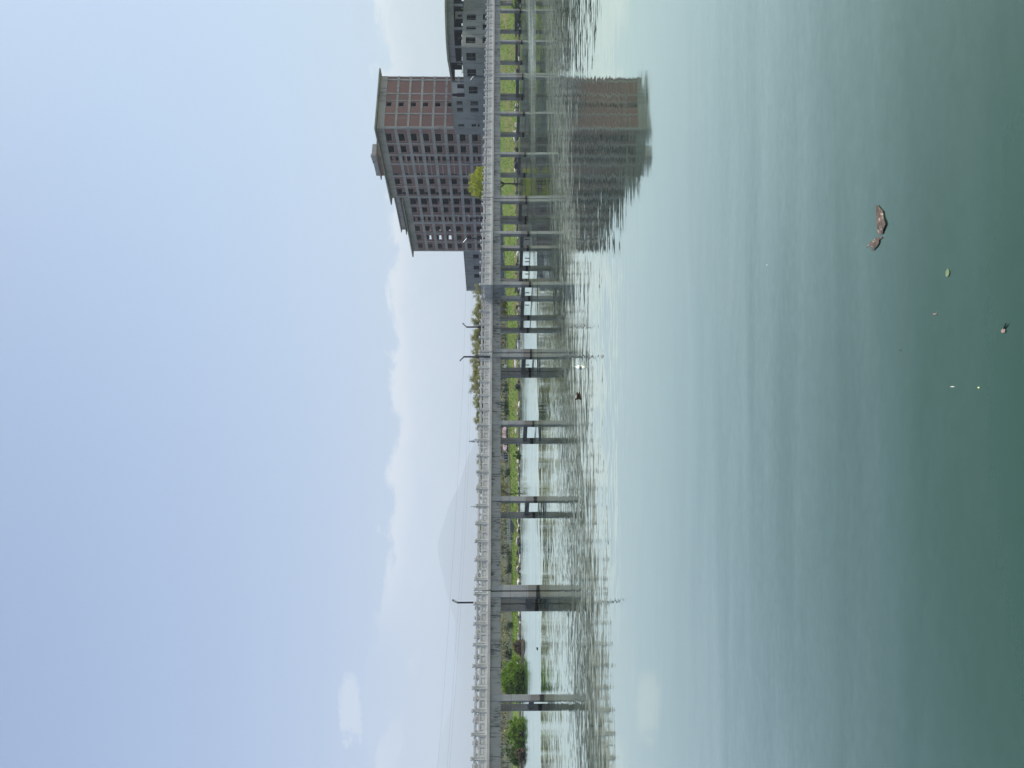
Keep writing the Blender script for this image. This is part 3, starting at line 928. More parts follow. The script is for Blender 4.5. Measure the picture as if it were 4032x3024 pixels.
# parapet bands and roofs
def ring_band(x0, x1, y0, y1, z0, z1, th=.4):
    tp('parapet_band', M['frame'], x0, x0 + th, y0, y1, z0, z1)
    tp('parapet_band', M['frame'], x1 - th, x1, y0, y1, z0, z1)
    tp('parapet_band', M['frame'], x0 + th + .003, x1 - th - .003, y0, y0 + th, z0, z1)
    tp('parapet_band', M['frame'], x0 + th + .003, x1 - th - .003, y1 - th, y1, z0, z1)
ring_band(-.05, D_END + .05, -.05, T_STEP + .38, TOPH, 37.0)
ring_band(-.05, D_END + .05, T_STEP + .40, T_END + .05, TOPL, 33.45)
def roof_slab(x0, x1, y0, y1, z, th, ov):
    tp('roof_slab', M['roof_edge'], x0 - ov, x1 + ov, y0 - ov, y1 + ov, z, z + th)
roof_slab(0, D_END, 0, T_STEP + .3, 37.0, .38, 1.5)
tp('roof_slab', M['roof_edge'], -1.5, D_END + 1.5, T_STEP + .65, T_END + 1.5, 33.45, 33.83)
# penthouses with their own eaves
tp('penthouse_wall', M['brick'], 6.3, 15.5, 18.5, 27.9, 37.39, 40.15)
tp('penthouse_window', M['interior'], 6.22, 6.4, 19.6, 21.2, 37.9, 39.4)
tp('penthouse_window', M['interior'], 11.0, 12.0, 18.42, 18.6, 37.9, 39.4)
tp('penthouse_eave', M['roof_edge'], 5.4, 16.4, 17.6, 28.8, 40.15, 40.42)
tp('penthouse_block', M['frame'], 6.4, 10.6, 18.6, 28.1, 40.43, 41.75)
for i, (a, b) in enumerate(((18.7, 19.5), (19.9, 20.7), (21.1, 22.2))):
    tp('roof_block', M['frame'], 6.2, 7.0, a, b, 41.76, 42.05 - .08 * i)
tp('penthouse_wall', M['brick'], 6.3, 14.0, T_STEP + 3, 55.6, 33.84, 36.0)
tp('parapet_band', M['frame'], 5.9, 14.4, T_STEP + 2.6, 56.0, 36.003, 37.19)
tp('penthouse_eave', M['roof_edge'], 4.6, 15.4, T_STEP + 1.4, 57.2, 35.5, 35.75)
tp('penthouse_window', M['interior'], 6.22, 6.4, 49.6, 51.2, 34.4, 36.0)
tp('penthouse_eave', M['roof_edge'], 5.2, 14.9, T_STEP + 2, 56.6, 37.2, 37.5)
tp('penthouse_step', M['frame'], 6.4, 12, 55.7, 57.2, 33.84, 36.0)
tp('penthouse_step', M['frame'], 6.4, 12, 57.21, 58.4, 33.84, 35.0)

# ------------------------------------------------------------------ low grey wing left of the tower
wing = empty('low_wing', TC + TL * (T_END + .06), A_T)
tag(wing, 'low grey building with small square windows joined to the left end of the brick tower', 'building')
WGL, WGT = 27.0, 15.9
def tW(y):   # y in the crop at (1800,880) scale 5.53
    U = 3024 - (880 + y / 5.53); u = (U - CU) / F_PX
    return (TC.x - u * TC.y) / (-TL.x + u * TL.y) - T_END - .06
hz_ = []
for a, b in ((675, 770), (920, 1010), (1105, 1190)):
    hz_.append((tW(a), tW(b), 10.9, 12.9)); hz_.append((tW(a), tW(b), 7.0, 9.0))
fw = obj('wall', holed('wall', M['stucco'], WGL, 2.5, WGT, hz_, .4), wing, (0, 0, 0), (0, 0, pi / 2), (1, -1, 1))
for h in hz_[::2]:
    obj('window_sill', box_mesh('window_sill', M['frame'], (h[0] - .1, h[1] + .1, -.05, .2, h[2] - .12, h[2] - .003)), fw)
obj('wall', box_mesh('wall', M['stucco'], (.41, 14, WGL - .4, WGL, 2.5, WGT)), wing)
obj('back_wall', box_mesh('back_wall', M['interior'], (5, 14, .02, WGL - .41, 2.5, WGT - .4)), wing)
obj('roof', box_mesh('roof', M['roof_edge'], (-.15, 14, .01, WGL + .1, WGT + .003, WGT + .22)), wing)
obj('floor_slab', box_mesh('floor_slab', M['inner_slab'], (.41, 4.9, .02, WGL - .41, 9.6, 9.9)), wing)

# ------------------------------------------------------------------ long grey building with roof pavilion at the right
grey = empty('grey_building', (0, 0, 0))
tag(grey, 'long grey rendered building with empty windows and an open roof pavilion at the right', 'building')
def PP(U, Z): return Vector(((U - CU) / F_PX * Z, Z, 0))
W0, W1, W2, W3, W4 = PP(3024 - 505, 200.5), PP(3024 - 388, 190.5), PP(3024 - 188, 174.6), PP(3024 - 30, 183.6), PP(3024 + 190, 200)
WTOP, ATOP = 12.4, 15.7
def seg_s(Pa, Pb, U):
    u = (U - CU) / F_PX; d = (Pb - Pa).normalized()
    return (u * Pa.y - Pa.x) / (d.x - u * d.y)
def zV(V, Z): return HC + (1968 - V) / F_PX * Z
def wall_seg(Pa, Pb, z0, z1, holes_px, mat, name='wall', th=.35, frame=True):
    """holes: (ysrc0, ysrc1, V0, V1) measured in the photograph"""
    L = (Pb - Pa).length
    ang = atan2(Pb.y - Pa.y, Pb.x - Pa.x)
    hs_ = []
    for a, b, v0, v1 in holes_px:
        s0, s1 = sorted((seg_s(Pa, Pb, 3024 - a), seg_s(Pa, Pb, 3024 - b)))
        Z = Pa.y + (Pb.y - Pa.y) * ((s0 + s1) / 2) / L
        hs_.append((s0, s1, zV(v1, Z), zV(v0, Z)))
    o = obj(name, holed(name, mat, L, z0, z1, hs_, th), grey, Pa, (0, 0, ang))
    for i, h in enumerate(hs_):
        if frame and h[1] - h[0] > 1.2:
            c = h[0] + (h[1] - h[0]) * .36
            obj('window_frame', box_mesh('window_frame', M['stucco'], (c - .03, c + .03, .22, .28, h[2], h[3])), o)
    return o
k1 = lambda y: y * .3617            # crop (1400,0) scale
vx = lambda x: 1400 + x * .3617
def hp(ya, yb, xa, xb): return (k1(ya), k1(yb), vx(xa), vx(xb))
wall_seg(W0, W1, 2.5, ATOP, [hp(1105, 1150, 1100, 1165), hp(1180, 1225, 1105, 1170), hp(1105, 1150, 1252, 1335), hp(1180, 1225, 1252, 1338),
                             hp(1355, 1383, 1120, 1185), hp(1355, 1383, 1265, 1312), hp(1355, 1383, 1330, 1352)], M['stucco'])
_d = (W1 - W0).normalized(); _n = Vector((-_d.y, _d.x, 0))
if _n.y < 0: _n = -_n
_o = W0 + _d * .5 + _n * 1.8
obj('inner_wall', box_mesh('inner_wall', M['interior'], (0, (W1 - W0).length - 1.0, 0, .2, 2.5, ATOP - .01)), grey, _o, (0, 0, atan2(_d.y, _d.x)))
row = [hp(945, 1027, 1233, 1328), hp(757, 842, 1217, 1312), hp(578, 668, 1207, 1308)]
wall_seg(W1, W2, 2.5, WTOP, row + [hp(765, 810, 1392, 1440)], M['stucco'])
wall_seg(W2, W3, 2.5, WTOP, [hp(403, 473, 1200, 1305), hp(290, 325, 1207, 1308), hp(156, 220, 1210, 1310), hp(85, 97 + 3, 1210, 1211),
                             hp(400, 470, 1382, 1440), hp(260, 325, 1385, 1440), hp(152, 216, 1387, 1440)], M['stucco'])
wall_seg(W3 + Vector((0, .01, 0)), W4, 2.5, WTOP, [(-60, -100, 1838, 1874)], M['stucco'])
# recess dark strip and projecting reveal at the far right of the lower wall
dsg = (W3 - W2).normalized(); nrm_ = Vector((dsg.y, -dsg.x, 0))
# pale raised block set back behind the wall
b0, b1 = PP(3024 - 386, 192.3), PP(3024 - 328, 192.3)
o = wall_seg(b0, b1, WTOP - .4, ATOP + .1, [hp(915, 965, 1107, 1184), hp(1015, 1058, 1103, 1186)], M['stucco_light'], frame=False)
obj('side_wall', box_mesh('side_wall', M['stucco'], (W0.x + .1, W0.x + .4, W0.y + .5, 206, 2.5, ATOP)), grey)
obj('side_wall', box_mesh('side_wall', M['stucco'], (b1.x - .003, b1.x + .3, 192.3, 200, WTOP - .4, ATOP + .1)), grey)
obj('roof', box_mesh('roof', M['roof_edge'], (b0.x - .1, b1.x + .4, 192.1, 200, ATOP + .103, ATOP + .28)), grey)
obj('side_wall', box_mesh('side_wall', M['interior'], (b0.x + .01, b1.x - .01, 194, 195, WTOP - .4, ATOP)), grey)
# roofs and rooms behind the wall
off = Vector((0.35, 11, 0))
def plan(name, pts, z0, z1, mat):
    bm = bmesh.new()
    a = sum((pts[i][0] * pts[(i + 1) % len(pts)][1] - pts[(i + 1) % len(pts)][0] * pts[i][1]) for i in range(len(pts)))
    if a < 0: pts = list(reversed(pts))
    prism(bm, pts, z0, z1)
    return obj(name, mesh_from_bm(name, bm, mat), grey)
def xy(v, dy=0, dx=0): return (v.x + dx, v.y + dy)
plan('terrace_slab', [xy(W1, .4), xy(W2, .4), xy(W3, .4), xy(W4, .4), xy(W4, 16), xy(W1, 8)], WTOP - .5, WTOP - .004, M['stucco'])
plan('roof', [xy(W0, .1, -.1), xy(W1, -.15), xy(W1, 8), xy(W0, 6, 3)], ATOP + .003, ATOP + .2, M['roof_edge'])
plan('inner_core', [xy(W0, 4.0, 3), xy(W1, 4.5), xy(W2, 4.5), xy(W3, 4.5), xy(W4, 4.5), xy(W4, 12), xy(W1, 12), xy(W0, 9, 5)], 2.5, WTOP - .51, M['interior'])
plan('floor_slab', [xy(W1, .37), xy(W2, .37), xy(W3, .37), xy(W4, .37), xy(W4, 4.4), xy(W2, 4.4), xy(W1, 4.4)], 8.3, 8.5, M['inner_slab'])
# roof pavilion: curved plan, open sides, overhanging flat roof
PVO = [(3024 - 248, 191.0), (3024 - 222, 188.0), (3024 - 185, 185.0), (3024 - 140, 182.5), (3024 - 90, 181.0), (3024 - 40, 180.0), (3024 + 10, 179.5), (3024 + 80, 180.5), (3024 + 160, 184)]
pv = [PP(U, Z) for U, Z in PVO]
def outset(v, r):
    c = PP(3024, 196); d = (v - c); d.z = 0
    return v + d.normalized() * r
front = [outset(v, 1.5) for v in pv]
front[0] = pv[0] + Vector((-.7, .3, 0))
plan('pavilion_roof', [xy(v) for v in front] + [xy(front[-1], 22), xy(front[0], 14)], 16.15, 16.62, M['roof_edge'])
for i in range(len(pv) - 1):
    a, b = pv[i], pv[i + 1]
    L = (b - a).length
    obj('fascia_band', box_mesh('fascia_band', M['stucco'], (0, L - .004, 0, .35, 14.6, 16.14)), grey, a, (0, 0, atan2(b.y - a.y, b.x - a.x)))
plan('pavilion_ceiling', [xy(v, .4) for v in pv] + [xy(pv[-1], 19), xy(pv[0], 13)], 15.7, 15.9, M['inner_slab'])
for ysrc, Z, wd_ in ((112, 182.2, .55), (184, 185.5, .45), (243, 192, .30), (252, 196, .3), (20, 180.3, .5), (150, 196, .4), (60, 197, .4)):
    c = PP(3024 - ysrc, Z)
    obj('pavilion_column', box_mesh('pavilion_column', M['stucco'], (c.x - wd_ / 2, c.x + wd_ / 2, c.y + .05, c.y + .5, WTOP, 14.595)), grey)
c = PP(3024 - 60, 184.5)
obj('plant_room', holed('plant_room', M['stucco_light'], 1.75, WTOP, 14.45, [(.45, 1.0, 12.9, 13.9)], .3), grey, c - Vector((.9, 0, 0)))
obj('plant_room', box_mesh('plant_room', M['interior'], (c.x - .9, c.x + .85, c.y + .31, c.y + 2.5, WTOP, 14.4)), grey)
scr = [PP(3024 - 276, 200), PP(3024 - 180, 197), PP(3024 - 80, 196), PP(3024 + 100, 199)]
for i, (a, b) in enumerate(zip(scr, scr[1:])):
    obj('back_screen', box_mesh('back_screen', M['interior'], (0, (b - a).length, 0, .3, 13.55, 15.69)), grey, a, (0, 0, atan2(b.y - a.y, b.x - a.x)))
for ysrc, hw in ((18, .8), (60, 1.6), (118, 1.0), (246, .35)):
    c = PP(3024 - ysrc, 195.5)
    obj('screen_pillar', box_mesh('screen_pillar', M['interior'], (c.x - hw, c.x + hw, c.y, c.y + .3, WTOP, 13.549)), grey)

# ------------------------------------------------------------------ wall and railing along the top of the right bank
lw = empty('boundary_wall', (0, 0, 0))
tag(lw, 'dark blue-grey boundary wall along the top of the bank under the brick tower', 'wall')
wp = [PP(U, Z) for U, Z in ((1790, 168), (2000, 172), (2200, 178), (2420, 183), (2560, 188))]
for i, (a, b) in enumerate(zip(wp, wp[1:])):
    L = (b - a).length
    obj('wall', box_mesh('wall', M['darkwall'], (0, L, 0, .3, 1.5, 5.2)), lw, a, (0, 0, atan2(b.y - a.y, b.x - a.x)))
fn = empty('bank_fence', (0, 0, 0))
tag(fn, 'thin dark metal fence of posts and rails on the bank below the tower', 'fence')
fp = []
for U in range(1760, 2440, 17):
    p_ = bank_at(U, lerp_tab(WD, U) + 2.0); fp.append(p_)
post_f = box_mesh('fence_post', M['fence'], (-.06, .06, -.06, .06, 0, 1.5))
for p_ in fp: obj('fence_post', post_f, fn, p_)
for hgt in (.35, .75, 1.15, 1.45):
    bm = bmesh.new()
    tube(bm, [p_ + Vector((0, 0, hgt)) for p_ in fp], .035, 4)
    obj('fence_rail', mesh_from_bm('fence_rail', bm, M['fence']), fn)

# ------------------------------------------------------------------ vegetation
def leaf_cloud(name, mat, blobs, per, size, seed, flat=1.0):
    rr = random.Random(seed)
    vs, fs = [], []
    for (cx, cy, cz, r) in blobs:
        for _ in range(per):
            th = rr.uniform(0, 2 * pi); ph = math.acos(rr.uniform(-1, 1)); q = r * (rr.random() ** 0.45)
            x = cx + q * sin(ph) * cos(th); y = cy + q * sin(ph) * sin(th); z = cz + q * cos(ph) * flat
            s = size * rr.uniform(.6, 1.4)
            nn = Vector((sin(ph) * cos(th), sin(ph) * sin(th), cos(ph) + .25)) + Vector((rr.gauss(0, .33), rr.gauss(0, .33), rr.gauss(0, .33)))
            a = nn.cross(Vector((rr.gauss(0, 1), rr.gauss(0, 1), rr.gauss(0, 1)))).normalized()
            b = a.cross(nn).normalized()
            n0 = len(vs)
            c = Vector((x, y, z))
            vs += [c - a * s * .5, c + b * s * .32, c + a * s * .5, c - b * s * .32]
            fs.append((n0, n0 + 1, n0 + 2, n0 + 3))
    return mesh_py(name, vs, fs, mat)

def branches(bm, p0, d, length, rad, depth, rr, tips, spread=.6, seg=5):
    pts = [Vector(p0)]; dd = d.normalized()
    k = 3
    for i in range(k):
        dd = (dd + Vector((rr.uniform(-.16, .16), rr.uniform(-.16, .16), rr.uniform(-.02, .10)))).normalized()
        pts.append(pts[-1] + dd * length / k)
    tube(bm, pts, [rad * (1 - .4 * i / k) for i in range(k + 1)], seg, cap=False)
    tips.append((pts[-1], depth)); tips.append((pts[2], depth))
    if depth <= 0: return
    for i in range(rr.choice((2, 3, 3))):
        a = rr.uniform(0, 2 * pi)
        nd = (dd + Vector((cos(a), sin(a), rr.uniform(-.1, .35))) * spread).normalized()
        branches(bm, pts[rr.choice((2, 3, 3))], nd, length * rr.uniform(.55, .8), rad * .55, depth - 1, rr, tips, spread, max(3, seg - 1))

def make_tree(seed, H, crown_r, leaf, per, leaf_size, trunk_h=.3, spread=.6, depth=3, clump=.16, rad=.02, keep=1.0):
    """unit builder in metres; returns (trunk mesh, crown mesh)"""
    rr = random.Random(seed)
    bm = bmesh.new(); tips = []
    base = Vector((0, 0, -.3)); top = Vector((rr.uniform(-.2, .2), rr.uniform(-.2, .2), H * trunk_h))
    tube(bm, [base, (base + top) / 2 + Vector((rr.uniform(-.1, .1), 0, 0)), top], [H * rad * 1.3, H * rad, H * rad * .85], 7, cap=False)
    n = 4
    for i in range(n):
        a = 2 * pi * i / n + rr.uniform(-.4, .4)
        branches(bm, top, Vector((cos(a) * spread, sin(a) * spread, 1)), (H * (1 - trunk_h)) * rr.uniform(.36, .46), H * rad * .6, depth - 1, rr, tips, spread)
    branches(bm, top, Vector((0, 0, 1)), H * (1 - trunk_h) * .45, H * rad * .6, depth - 1, rr, tips, spread * .8)
    tr = mesh_from_bm('trunk', bm, M['bark'])
    # squeeze tips into the crown envelope
    zmax = max(t[0].z for t in tips); rmax = max(hypot(t[0].x, t[0].y) for t in tips)
    sz = H / zmax * .97; sx = crown_r / rmax
    for v in tr.vertices:
        if v.co.z > 0:
            f = min(1, v.co.z / (H * trunk_h))
            v.co.x *= 1 + (sx - 1) * f; v.co.y *= 1 + (sx - 1) * f; v.co.z *= 1 + (sz - 1) * f
    blobs = []
    for t, dp in tips:
        if dp > 1 or rr.random() > keep: continue
        blobs.append((t.x * sx, t.y * sx, t.z * sz, H * clump * rr.uniform(.6, 1.1)))
    cr = leaf_cloud('crown', leaf, blobs, per, leaf_size, seed + 99, .8)
    return tr, cr

def tree(name, meshes, loc, rz=0, sc=(1, 1, 1), label='', cat='tree', group=None, rx=0):
    t = empty(name, loc, rz)
    t.scale = sc
    tag(t, label, cat, group)
    obj('trunk', meshes[0], t); obj('crown', meshes[1], t)
    return t

# bright round tree in front of the tower
def lobed_tree(seed):
    rr = random.Random(seed)
    bm = bmesh.new()
    tube(bm, [(0, 0, -.3), (.05, 0, 1.0), (0.0, 0, 2.3)], [.20, .15, .14], 8, cap=False)
    limbs = []
    for i in range(7):
        a = 2 * pi * i / 7 + rr.uniform(-.3, .3); q = rr.uniform(1.4, 2.6)
        e = Vector((cos(a) * q, sin(a) * q, rr.uniform(4.2, 7.0)))
        tube(bm, [(0, 0, 2.2), (cos(a) * q * .5, sin(a) * q * .5, 3.3), e], [.10, .07, .03], 5, cap=False)
    tube(bm, [(0, 0, 2.2), (0, .1, 5), (0, 0, 7.5)], [.11, .08, .03], 5, cap=False)
    tr = mesh_from_bm('trunk', bm, M['bark'])
    blobs = []
    for i in range(78):
        th = rr.uniform(0, 2 * pi); ph = math.acos(rr.uniform(-.75, 1))
        x = 3.15 * sin(ph) * cos(th); y = 3.0 * sin(ph) * sin(th); z = 6.4 + 3.0 * cos(ph)
        k = rr.uniform(.72, 1.02)
        blobs.append((x * k, y * k, 6.4 + (z - 6.4) * k - .02, rr.choice((.42, .6, .8, .95))))
    for i in range(30):
        blobs.append((rr.uniform(-2, 2), rr.uniform(-2, 2), rr.uniform(4.5, 8), .8))
    return tr, leaf_cloud('crown', M['leaf_lime'], blobs, 95, .20, seed, .85)
c = G(2306, 2031, .5); c = P(2300, 2031, 143)
tree('round_tree', lobed_tree(4), (c.x, c.y, c.z), 0, (1, 1, .97), 'round bright yellow-green tree standing on the bank in front of the brick tower')

# row of spring trees beyond the bank
V_OL = [make_tree(21, 8, 2.6, M['leaf_olive'], 44, .15, .16, .42, 4, .07, .010, .95),
        make_tree(22, 8, 2.4, M['leaf_olive'], 34, .14, .16, .45, 4, .06, .009, .9),
        make_tree(23, 8, 2.6, M['leaf_grey'], 34, .14, .14, .4, 4, .065, .009, .9),
        make_tree(24, 8, 3.0, M['leaf_mid'], 50, .17, .12, .6, 4, .08, .011, .95),
        make_tree(25, 8, 2.4, M['leaf_olive'], 24, .13, .14, .38, 4, .055, .009, .85)]
HIGH = [  # U, top V, Z, variant, width scale : crowns showing above the balustrade
    (1868, 1862, 170, 4, .8, 'small loose spring tree just left of the end of the low grey building'),
    (1822, 1872, 168, 1, .8, 'low spring tree behind the balustrade, right of the second lamp from the middle twin pier'),
    (1785, 1866, 174, 0, .9, 'olive spring tree behind the balustrade, right next to the lamp beside the bay'),
    (1748, 1862, 170, 1, .9, 'olive tree behind the lamp that leans right beside the bay'),
    (1706, 1860, 172, 0, 1.0, 'dense olive tree between the two lamps near the middle twin pier'),
    (1668, 1858, 176, 4, .9, 'loose pale tree between the two middle lamps, directly right of the middle twin pier'),
    (1628, 1863, 170, 1, .9, 'olive tree right behind the lamp at the middle twin pier'),
    (1588, 1856, 173, 0, 1.0, 'broad olive tree just left of the middle twin pier lamp, tallest of the row'),
    (1548, 1856, 169, 0, .95, 'full olive tree above the white duck, behind the balustrade'),
    (1508, 1855, 175, 2, .95, 'thin-twigged tree above the gap between the two ducks'),
    (1468, 1862, 170, 4, .95, 'sparse tree with fine bare twigs above the brown duck'),
    (1428, 1868, 174, 1, .9, 'pale tree left of the brown duck, crown fading into the sky'),
    (1388, 1871, 170, 0, .9, 'low olive tree behind the balustrade over the single pier left of the ducks'),
    (1348, 1880, 176, 2, .8, 'low grey-green tree in the treeline, second to the right of the pointed conifer'),
    (1312, 1882, 171, 4, .8, 'low twiggy tree directly right of the pointed conifer'),
    (1262, 1890, 172, 1, .7, 'low tree directly left of the pointed conifer'),
]
for i, (U, Vt, Z, vi, wsc, lab) in enumerate(HIGH):
    base_z = bank_at(U, Z - shore_Z(U)).z
    topz = zV(Vt, Z); Hh = topz - base_z
    X = (U - CU) / F_PX * Z
    tree('spring_tree', V_OL[vi], (X, Z, base_z), i * 1.7, (wsc * 1.3, wsc * 1.3, Hh / 8 * 1.07), lab, 'tree', 'row of spring trees behind the bank')
for i, (U, Vt, lab) in enumerate(((2744, 1815, 'tree top peeking over the grey building, right beside the brick tower'),
                                  (2830, 1806, 'tree seen through the open roof pavilion, left of its middle'),
                                  (2900, 1806, 'tree seen through the open roof pavilion, near its middle column'),
                                  (2985, 1806, 'tree seen through the open roof pavilion by its little plant room'))):
    Z = 232; topz = zV(Vt, Z)
    tree('spring_tree', V_OL[(1, 0, 2, 0)[i]], ((U - CU) / F_PX * Z, Z, 3.6), i, (1.5, 1.5, (topz - 3.6) / 8), 'pale spring ' + lab, 'tree', 'spring trees behind the grey building')
LOW = []
names_low = [(1140, 'between the second and third single piers from the left twin pier, right part'), (1000, 'seen under the deck between the tie beams of the pier below the pale conifer')]
lowU = [(18, 'seen under the deck at the left edge of the view'), (95, 'seen under the deck above the olive bush nearest the left edge'),
        (200, 'seen under the deck just left of the leftmost pier'), (330, 'seen under the deck right of the leftmost pier, over the bright bush'),
        (415, 'seen under the deck above the dark conifer shrub'), (470, 'seen under the deck over the brown waterside shrub'),
        (545, 'seen under the deck between the brown shrub and left twin pier'), (615, 'seen under the deck just left of the left twin pier'),
        (735, 'seen under the deck just right of the left twin pier'), (790, 'seen under the deck left of the stone steps, tall straight stem'),
        (850, 'seen under the deck directly left of the steps railing'), (905, 'seen under the deck above the lower end of the stone steps'),
        (960, 'seen under the deck above the upper end of the stone steps'), (1090, 'seen under the deck above the bare waterside tree'),
        (1150, 'seen under the deck midway between the bare waterside tree and the pink-roofed kiosk'), (1205, 'seen under the deck directly left of the grey kiosk'),
        (1375, 'seen under the deck right of the single pier beside the pink kiosks'), (1425, 'seen under the deck over the grass left of the brown duck'),
        (1480, 'seen under the deck above the brown duck'), (1535, 'seen under the deck above the gap between the ducks'),
        (1660, 'seen under the deck just right of the middle twin pier')]
for i, (U, lab) in enumerate(lowU):
    Z = 160 + (i * 37 % 26)
    base_z = bank_at(U, Z - shore_Z(U)).z
    Hh = 6.6 + (i * 13 % 10) * .08
    kind = (2, 0, 1, 3, 2, 0, 4)[i % 7]
    adj = ('grey-green', 'olive', 'twiggy olive', 'mid-green', 'bare-twigged', 'full olive', 'sparse pale')[i % 7]
    tree('park_tree', V_OL[kind], ((U - CU) / F_PX * Z, Z, base_z), i * 2.1, (1.15, 1.15, Hh / 8), f'{adj} tree {lab}', 'tree', 'park trees seen under the deck')
# far-off wood behind them, reads as one mass
blobs = []
wr = random.Random(31)
for i in range(520):
    U = wr.uniform(-500, 1900); Z = wr.uniform(205, 260)
    zt = 3.6 if U < 700 else 4.2
    blobs.append(((U - CU) / F_PX * Z, Z, wr.uniform(1.4, zt + 2.2), wr.uniform(.9, 2.0)))
wood = obj('far_wood', leaf_cloud('far_wood', M['leaf_olive'], blobs, 60, .55, 77))
tag(wood, 'hazy far wood seen as one mass under the deck', 'wood', None, 'stuff')

# undergrowth between the trunks, closing the view under the deck
for nm, mt, seed, nb, zz_, per_ in (('undergrowth', 'leaf_dark', 41, 230, (0.2, 2.4), 46), ('undergrowth', 'leaf_olive', 42, 330, (0.6, 3.6), 46), ('undergrowth', 'leaf_reed', 43, 260, (0.3, 3.2), 40)):
    ur = random.Random(seed); blobs = []
    for i in range(nb):
        U = ur.uniform(-400, 1760); Z = shore_Z(U) + lerp_tab(WD, U) + ur.uniform(8, 45)
        blobs.append(((U - CU) / F_PX * Z, Z, bank_at(U, Z - shore_Z(U)).z + ur.uniform(*zz_), ur.uniform(.5, 1.2)))
    o = obj(nm, leaf_cloud(nm, M[mt], blobs, per_, .26, seed))
    tag(o, {'leaf_dark': 'dark leafy undergrowth', 'leaf_olive': 'olive spring undergrowth', 'leaf_reed': 'brownish dry undergrowth'}[mt] + ' between the park trees under the deck', 'undergrowth', None, 'stuff')

# hedge clumps along the top of the bank
hg = random.Random(12)
hedge_mesh = [leaf_cloud('shrub', M['leaf_dark'], [(hg.uniform(-1, 1), hg.uniform(-.3, .3), hg.uniform(.3, .8), .5) for _ in range(9)], 60, .16, 50 + q) for q in range(3)]
HEDGE = [(1440, 'dark low shrub on top of the bank above the brown duck'), (1500, 'dark low shrub on top of the bank between the two ducks'),
         (1400, 'dark low shrub on top of the bank, left of the one above the brown duck'), (1160, 'dark low shrub on the bank top right of the bare waterside tree'),
         (830, 'dark low shrub on the bank top left of the stone steps'), (780, 'dark low shrub on the bank top, left of the one by the steps'),
         (560, 'dark low shrub on the bank top left of the left twin pier'), (700, 'dark low shrub hidden partly behind the left twin pier')]
for i, (U, lab) in enumerate(HEDGE):
    b = bank_at(U, lerp_tab(WD, U) + 1.5)
    o = obj('shrub', hedge_mesh[i % 3], None, b, (0, 0, i * .8), (1.1, 1.0, 1.1))
    tag(o, lab, 'shrub', 'dark shrubs along the top of the bank')

# pointed conifers
def conifer(seed, H, r):
    rr = random.Random(seed)
    bm = bmesh.new(); tube(bm, [(0, 0, -.3), (0, 0, H * .5), (0, 0, H)], [.16, .1, .02], 6)
    tr = mesh_from_bm('trunk', bm, M['bark'])
    blobs = []
    for i in range(26):
        z = H * (.15 + .83 * i / 25); q = r * (1 - z / H) ** .9 + .05
        for kk in range(max(2, int(9 * (1 - z / H)) + 1)):
            a = rr.uniform(0, 2 * pi)
            blobs.append((cos(a) * q * rr.uniform(.4, 1), sin(a) * q * rr.uniform(.4, 1), z - q * .12, .10 + q * .20))
    return tr, leaf_cloud('crown', M['leaf_conifer'], blobs, 30, .22, seed, .6)
for U, Vt, Z, r, lab in ((1287, 1845, 220, 1.9, 'dark green pointed conifer rising above the balustrade right of the hill'),
                         (1029, 1853, 300, 1.9, 'smaller paler pointed conifer above the balustrade in front of the hill')):
    H = zV(Vt, Z) - 3
    tree('conifer', conifer(int(U), H, r), ((U - CU) / F_PX * Z, Z, 3.0), 0, (1, 1, 1), lab)

# bushes and waterside plants on the left
def bush(name, U, V, Z, w_, h_, mat, n, per, size, seed, lab, cat='bush', lowdark=True):
    rr = random.Random(seed)
    b = P(U, V, Z)
    root = empty(name, (b.x, b.y, max(b.z, -.05)))
    tag(root, lab, cat)
    bm = bmesh.new(); blobs = []
    for i in range(n):
        a = rr.uniform(0, 2 * pi); q = rr.random() ** .5
        x = cos(a) * q * w_ / 2; y = sin(a) * q * w_ * .32
        env = sqrt(max(0.05, 1 - q * q * .85))
        z = rr.uniform(.12, 1.0) * h_ * env
        rb = min(w_, h_) * rr.uniform(.10, .17)
        blobs.append((x, y, z - rb * .3, rb))
        if i % 3 == 0:
            tube(bm, [(x * .15, y * .15, -.2), (x * .6, y * .6, z * .5), (x, y, z)], [.05, .035, .012], 4, cap=False)
    obj('stems', mesh_from_bm('stems', bm, M['bark']), root)
    obj('foliage', leaf_cloud('foliage', mat, blobs, per, size, seed + 5, 1.0), root)
bush('bush', 352, 2064, 111, 6.4, 4.0, M['leaf_bush'], 150, 60, .20, 3, 'large bright green bush at the water right of the leftmost pier')
bush('bush', 300, 2064, 110, 3.2, 3.3, M['leaf_mid'], 60, 55, .18, 8, 'dark green bush at the water directly behind the leftmost pier')
bush('bush', 143, 2063, 110, 4.4, 3.0, M['leaf_bush'], 100, 60, .18, 9, 'yellow-green bush at the water left of the leftmost pier')
bush('bush', 60, 2063, 111, 3.6, 2.9, M['leaf_mid'], 70, 55, .18, 10, 'mid-green bush nearest the left edge of the view, on the spit')
bush('reeds', 55, 2064, 108, 1.7, 1.5, M['leaf_reed'], 60, 60, .16, 13, 'clump of dry brown reeds at the water in front of the leftmost bush', 'reeds')
bush('shrub', 475, 2064, 112, 2.2, 1.8, M['leaf_reed'], 60, 40, .16, 14, 'brown-olive twiggy shrub at the water end of the spit', 'shrub')
bush('shrub', 450, 2040, 140, 2.4, 2.6, M['leaf_dark'], 40, 60, .2, 15, 'dark conical evergreen shrub on the grass behind the spit', 'shrub')
bush('shrub', 1230, 2050, 128, 1.6, 1.3, M['leaf_mid'], 30, 40, .14, 16, 'small green shrub leaning over the water by the single pier near the pink kiosks', 'shrub')
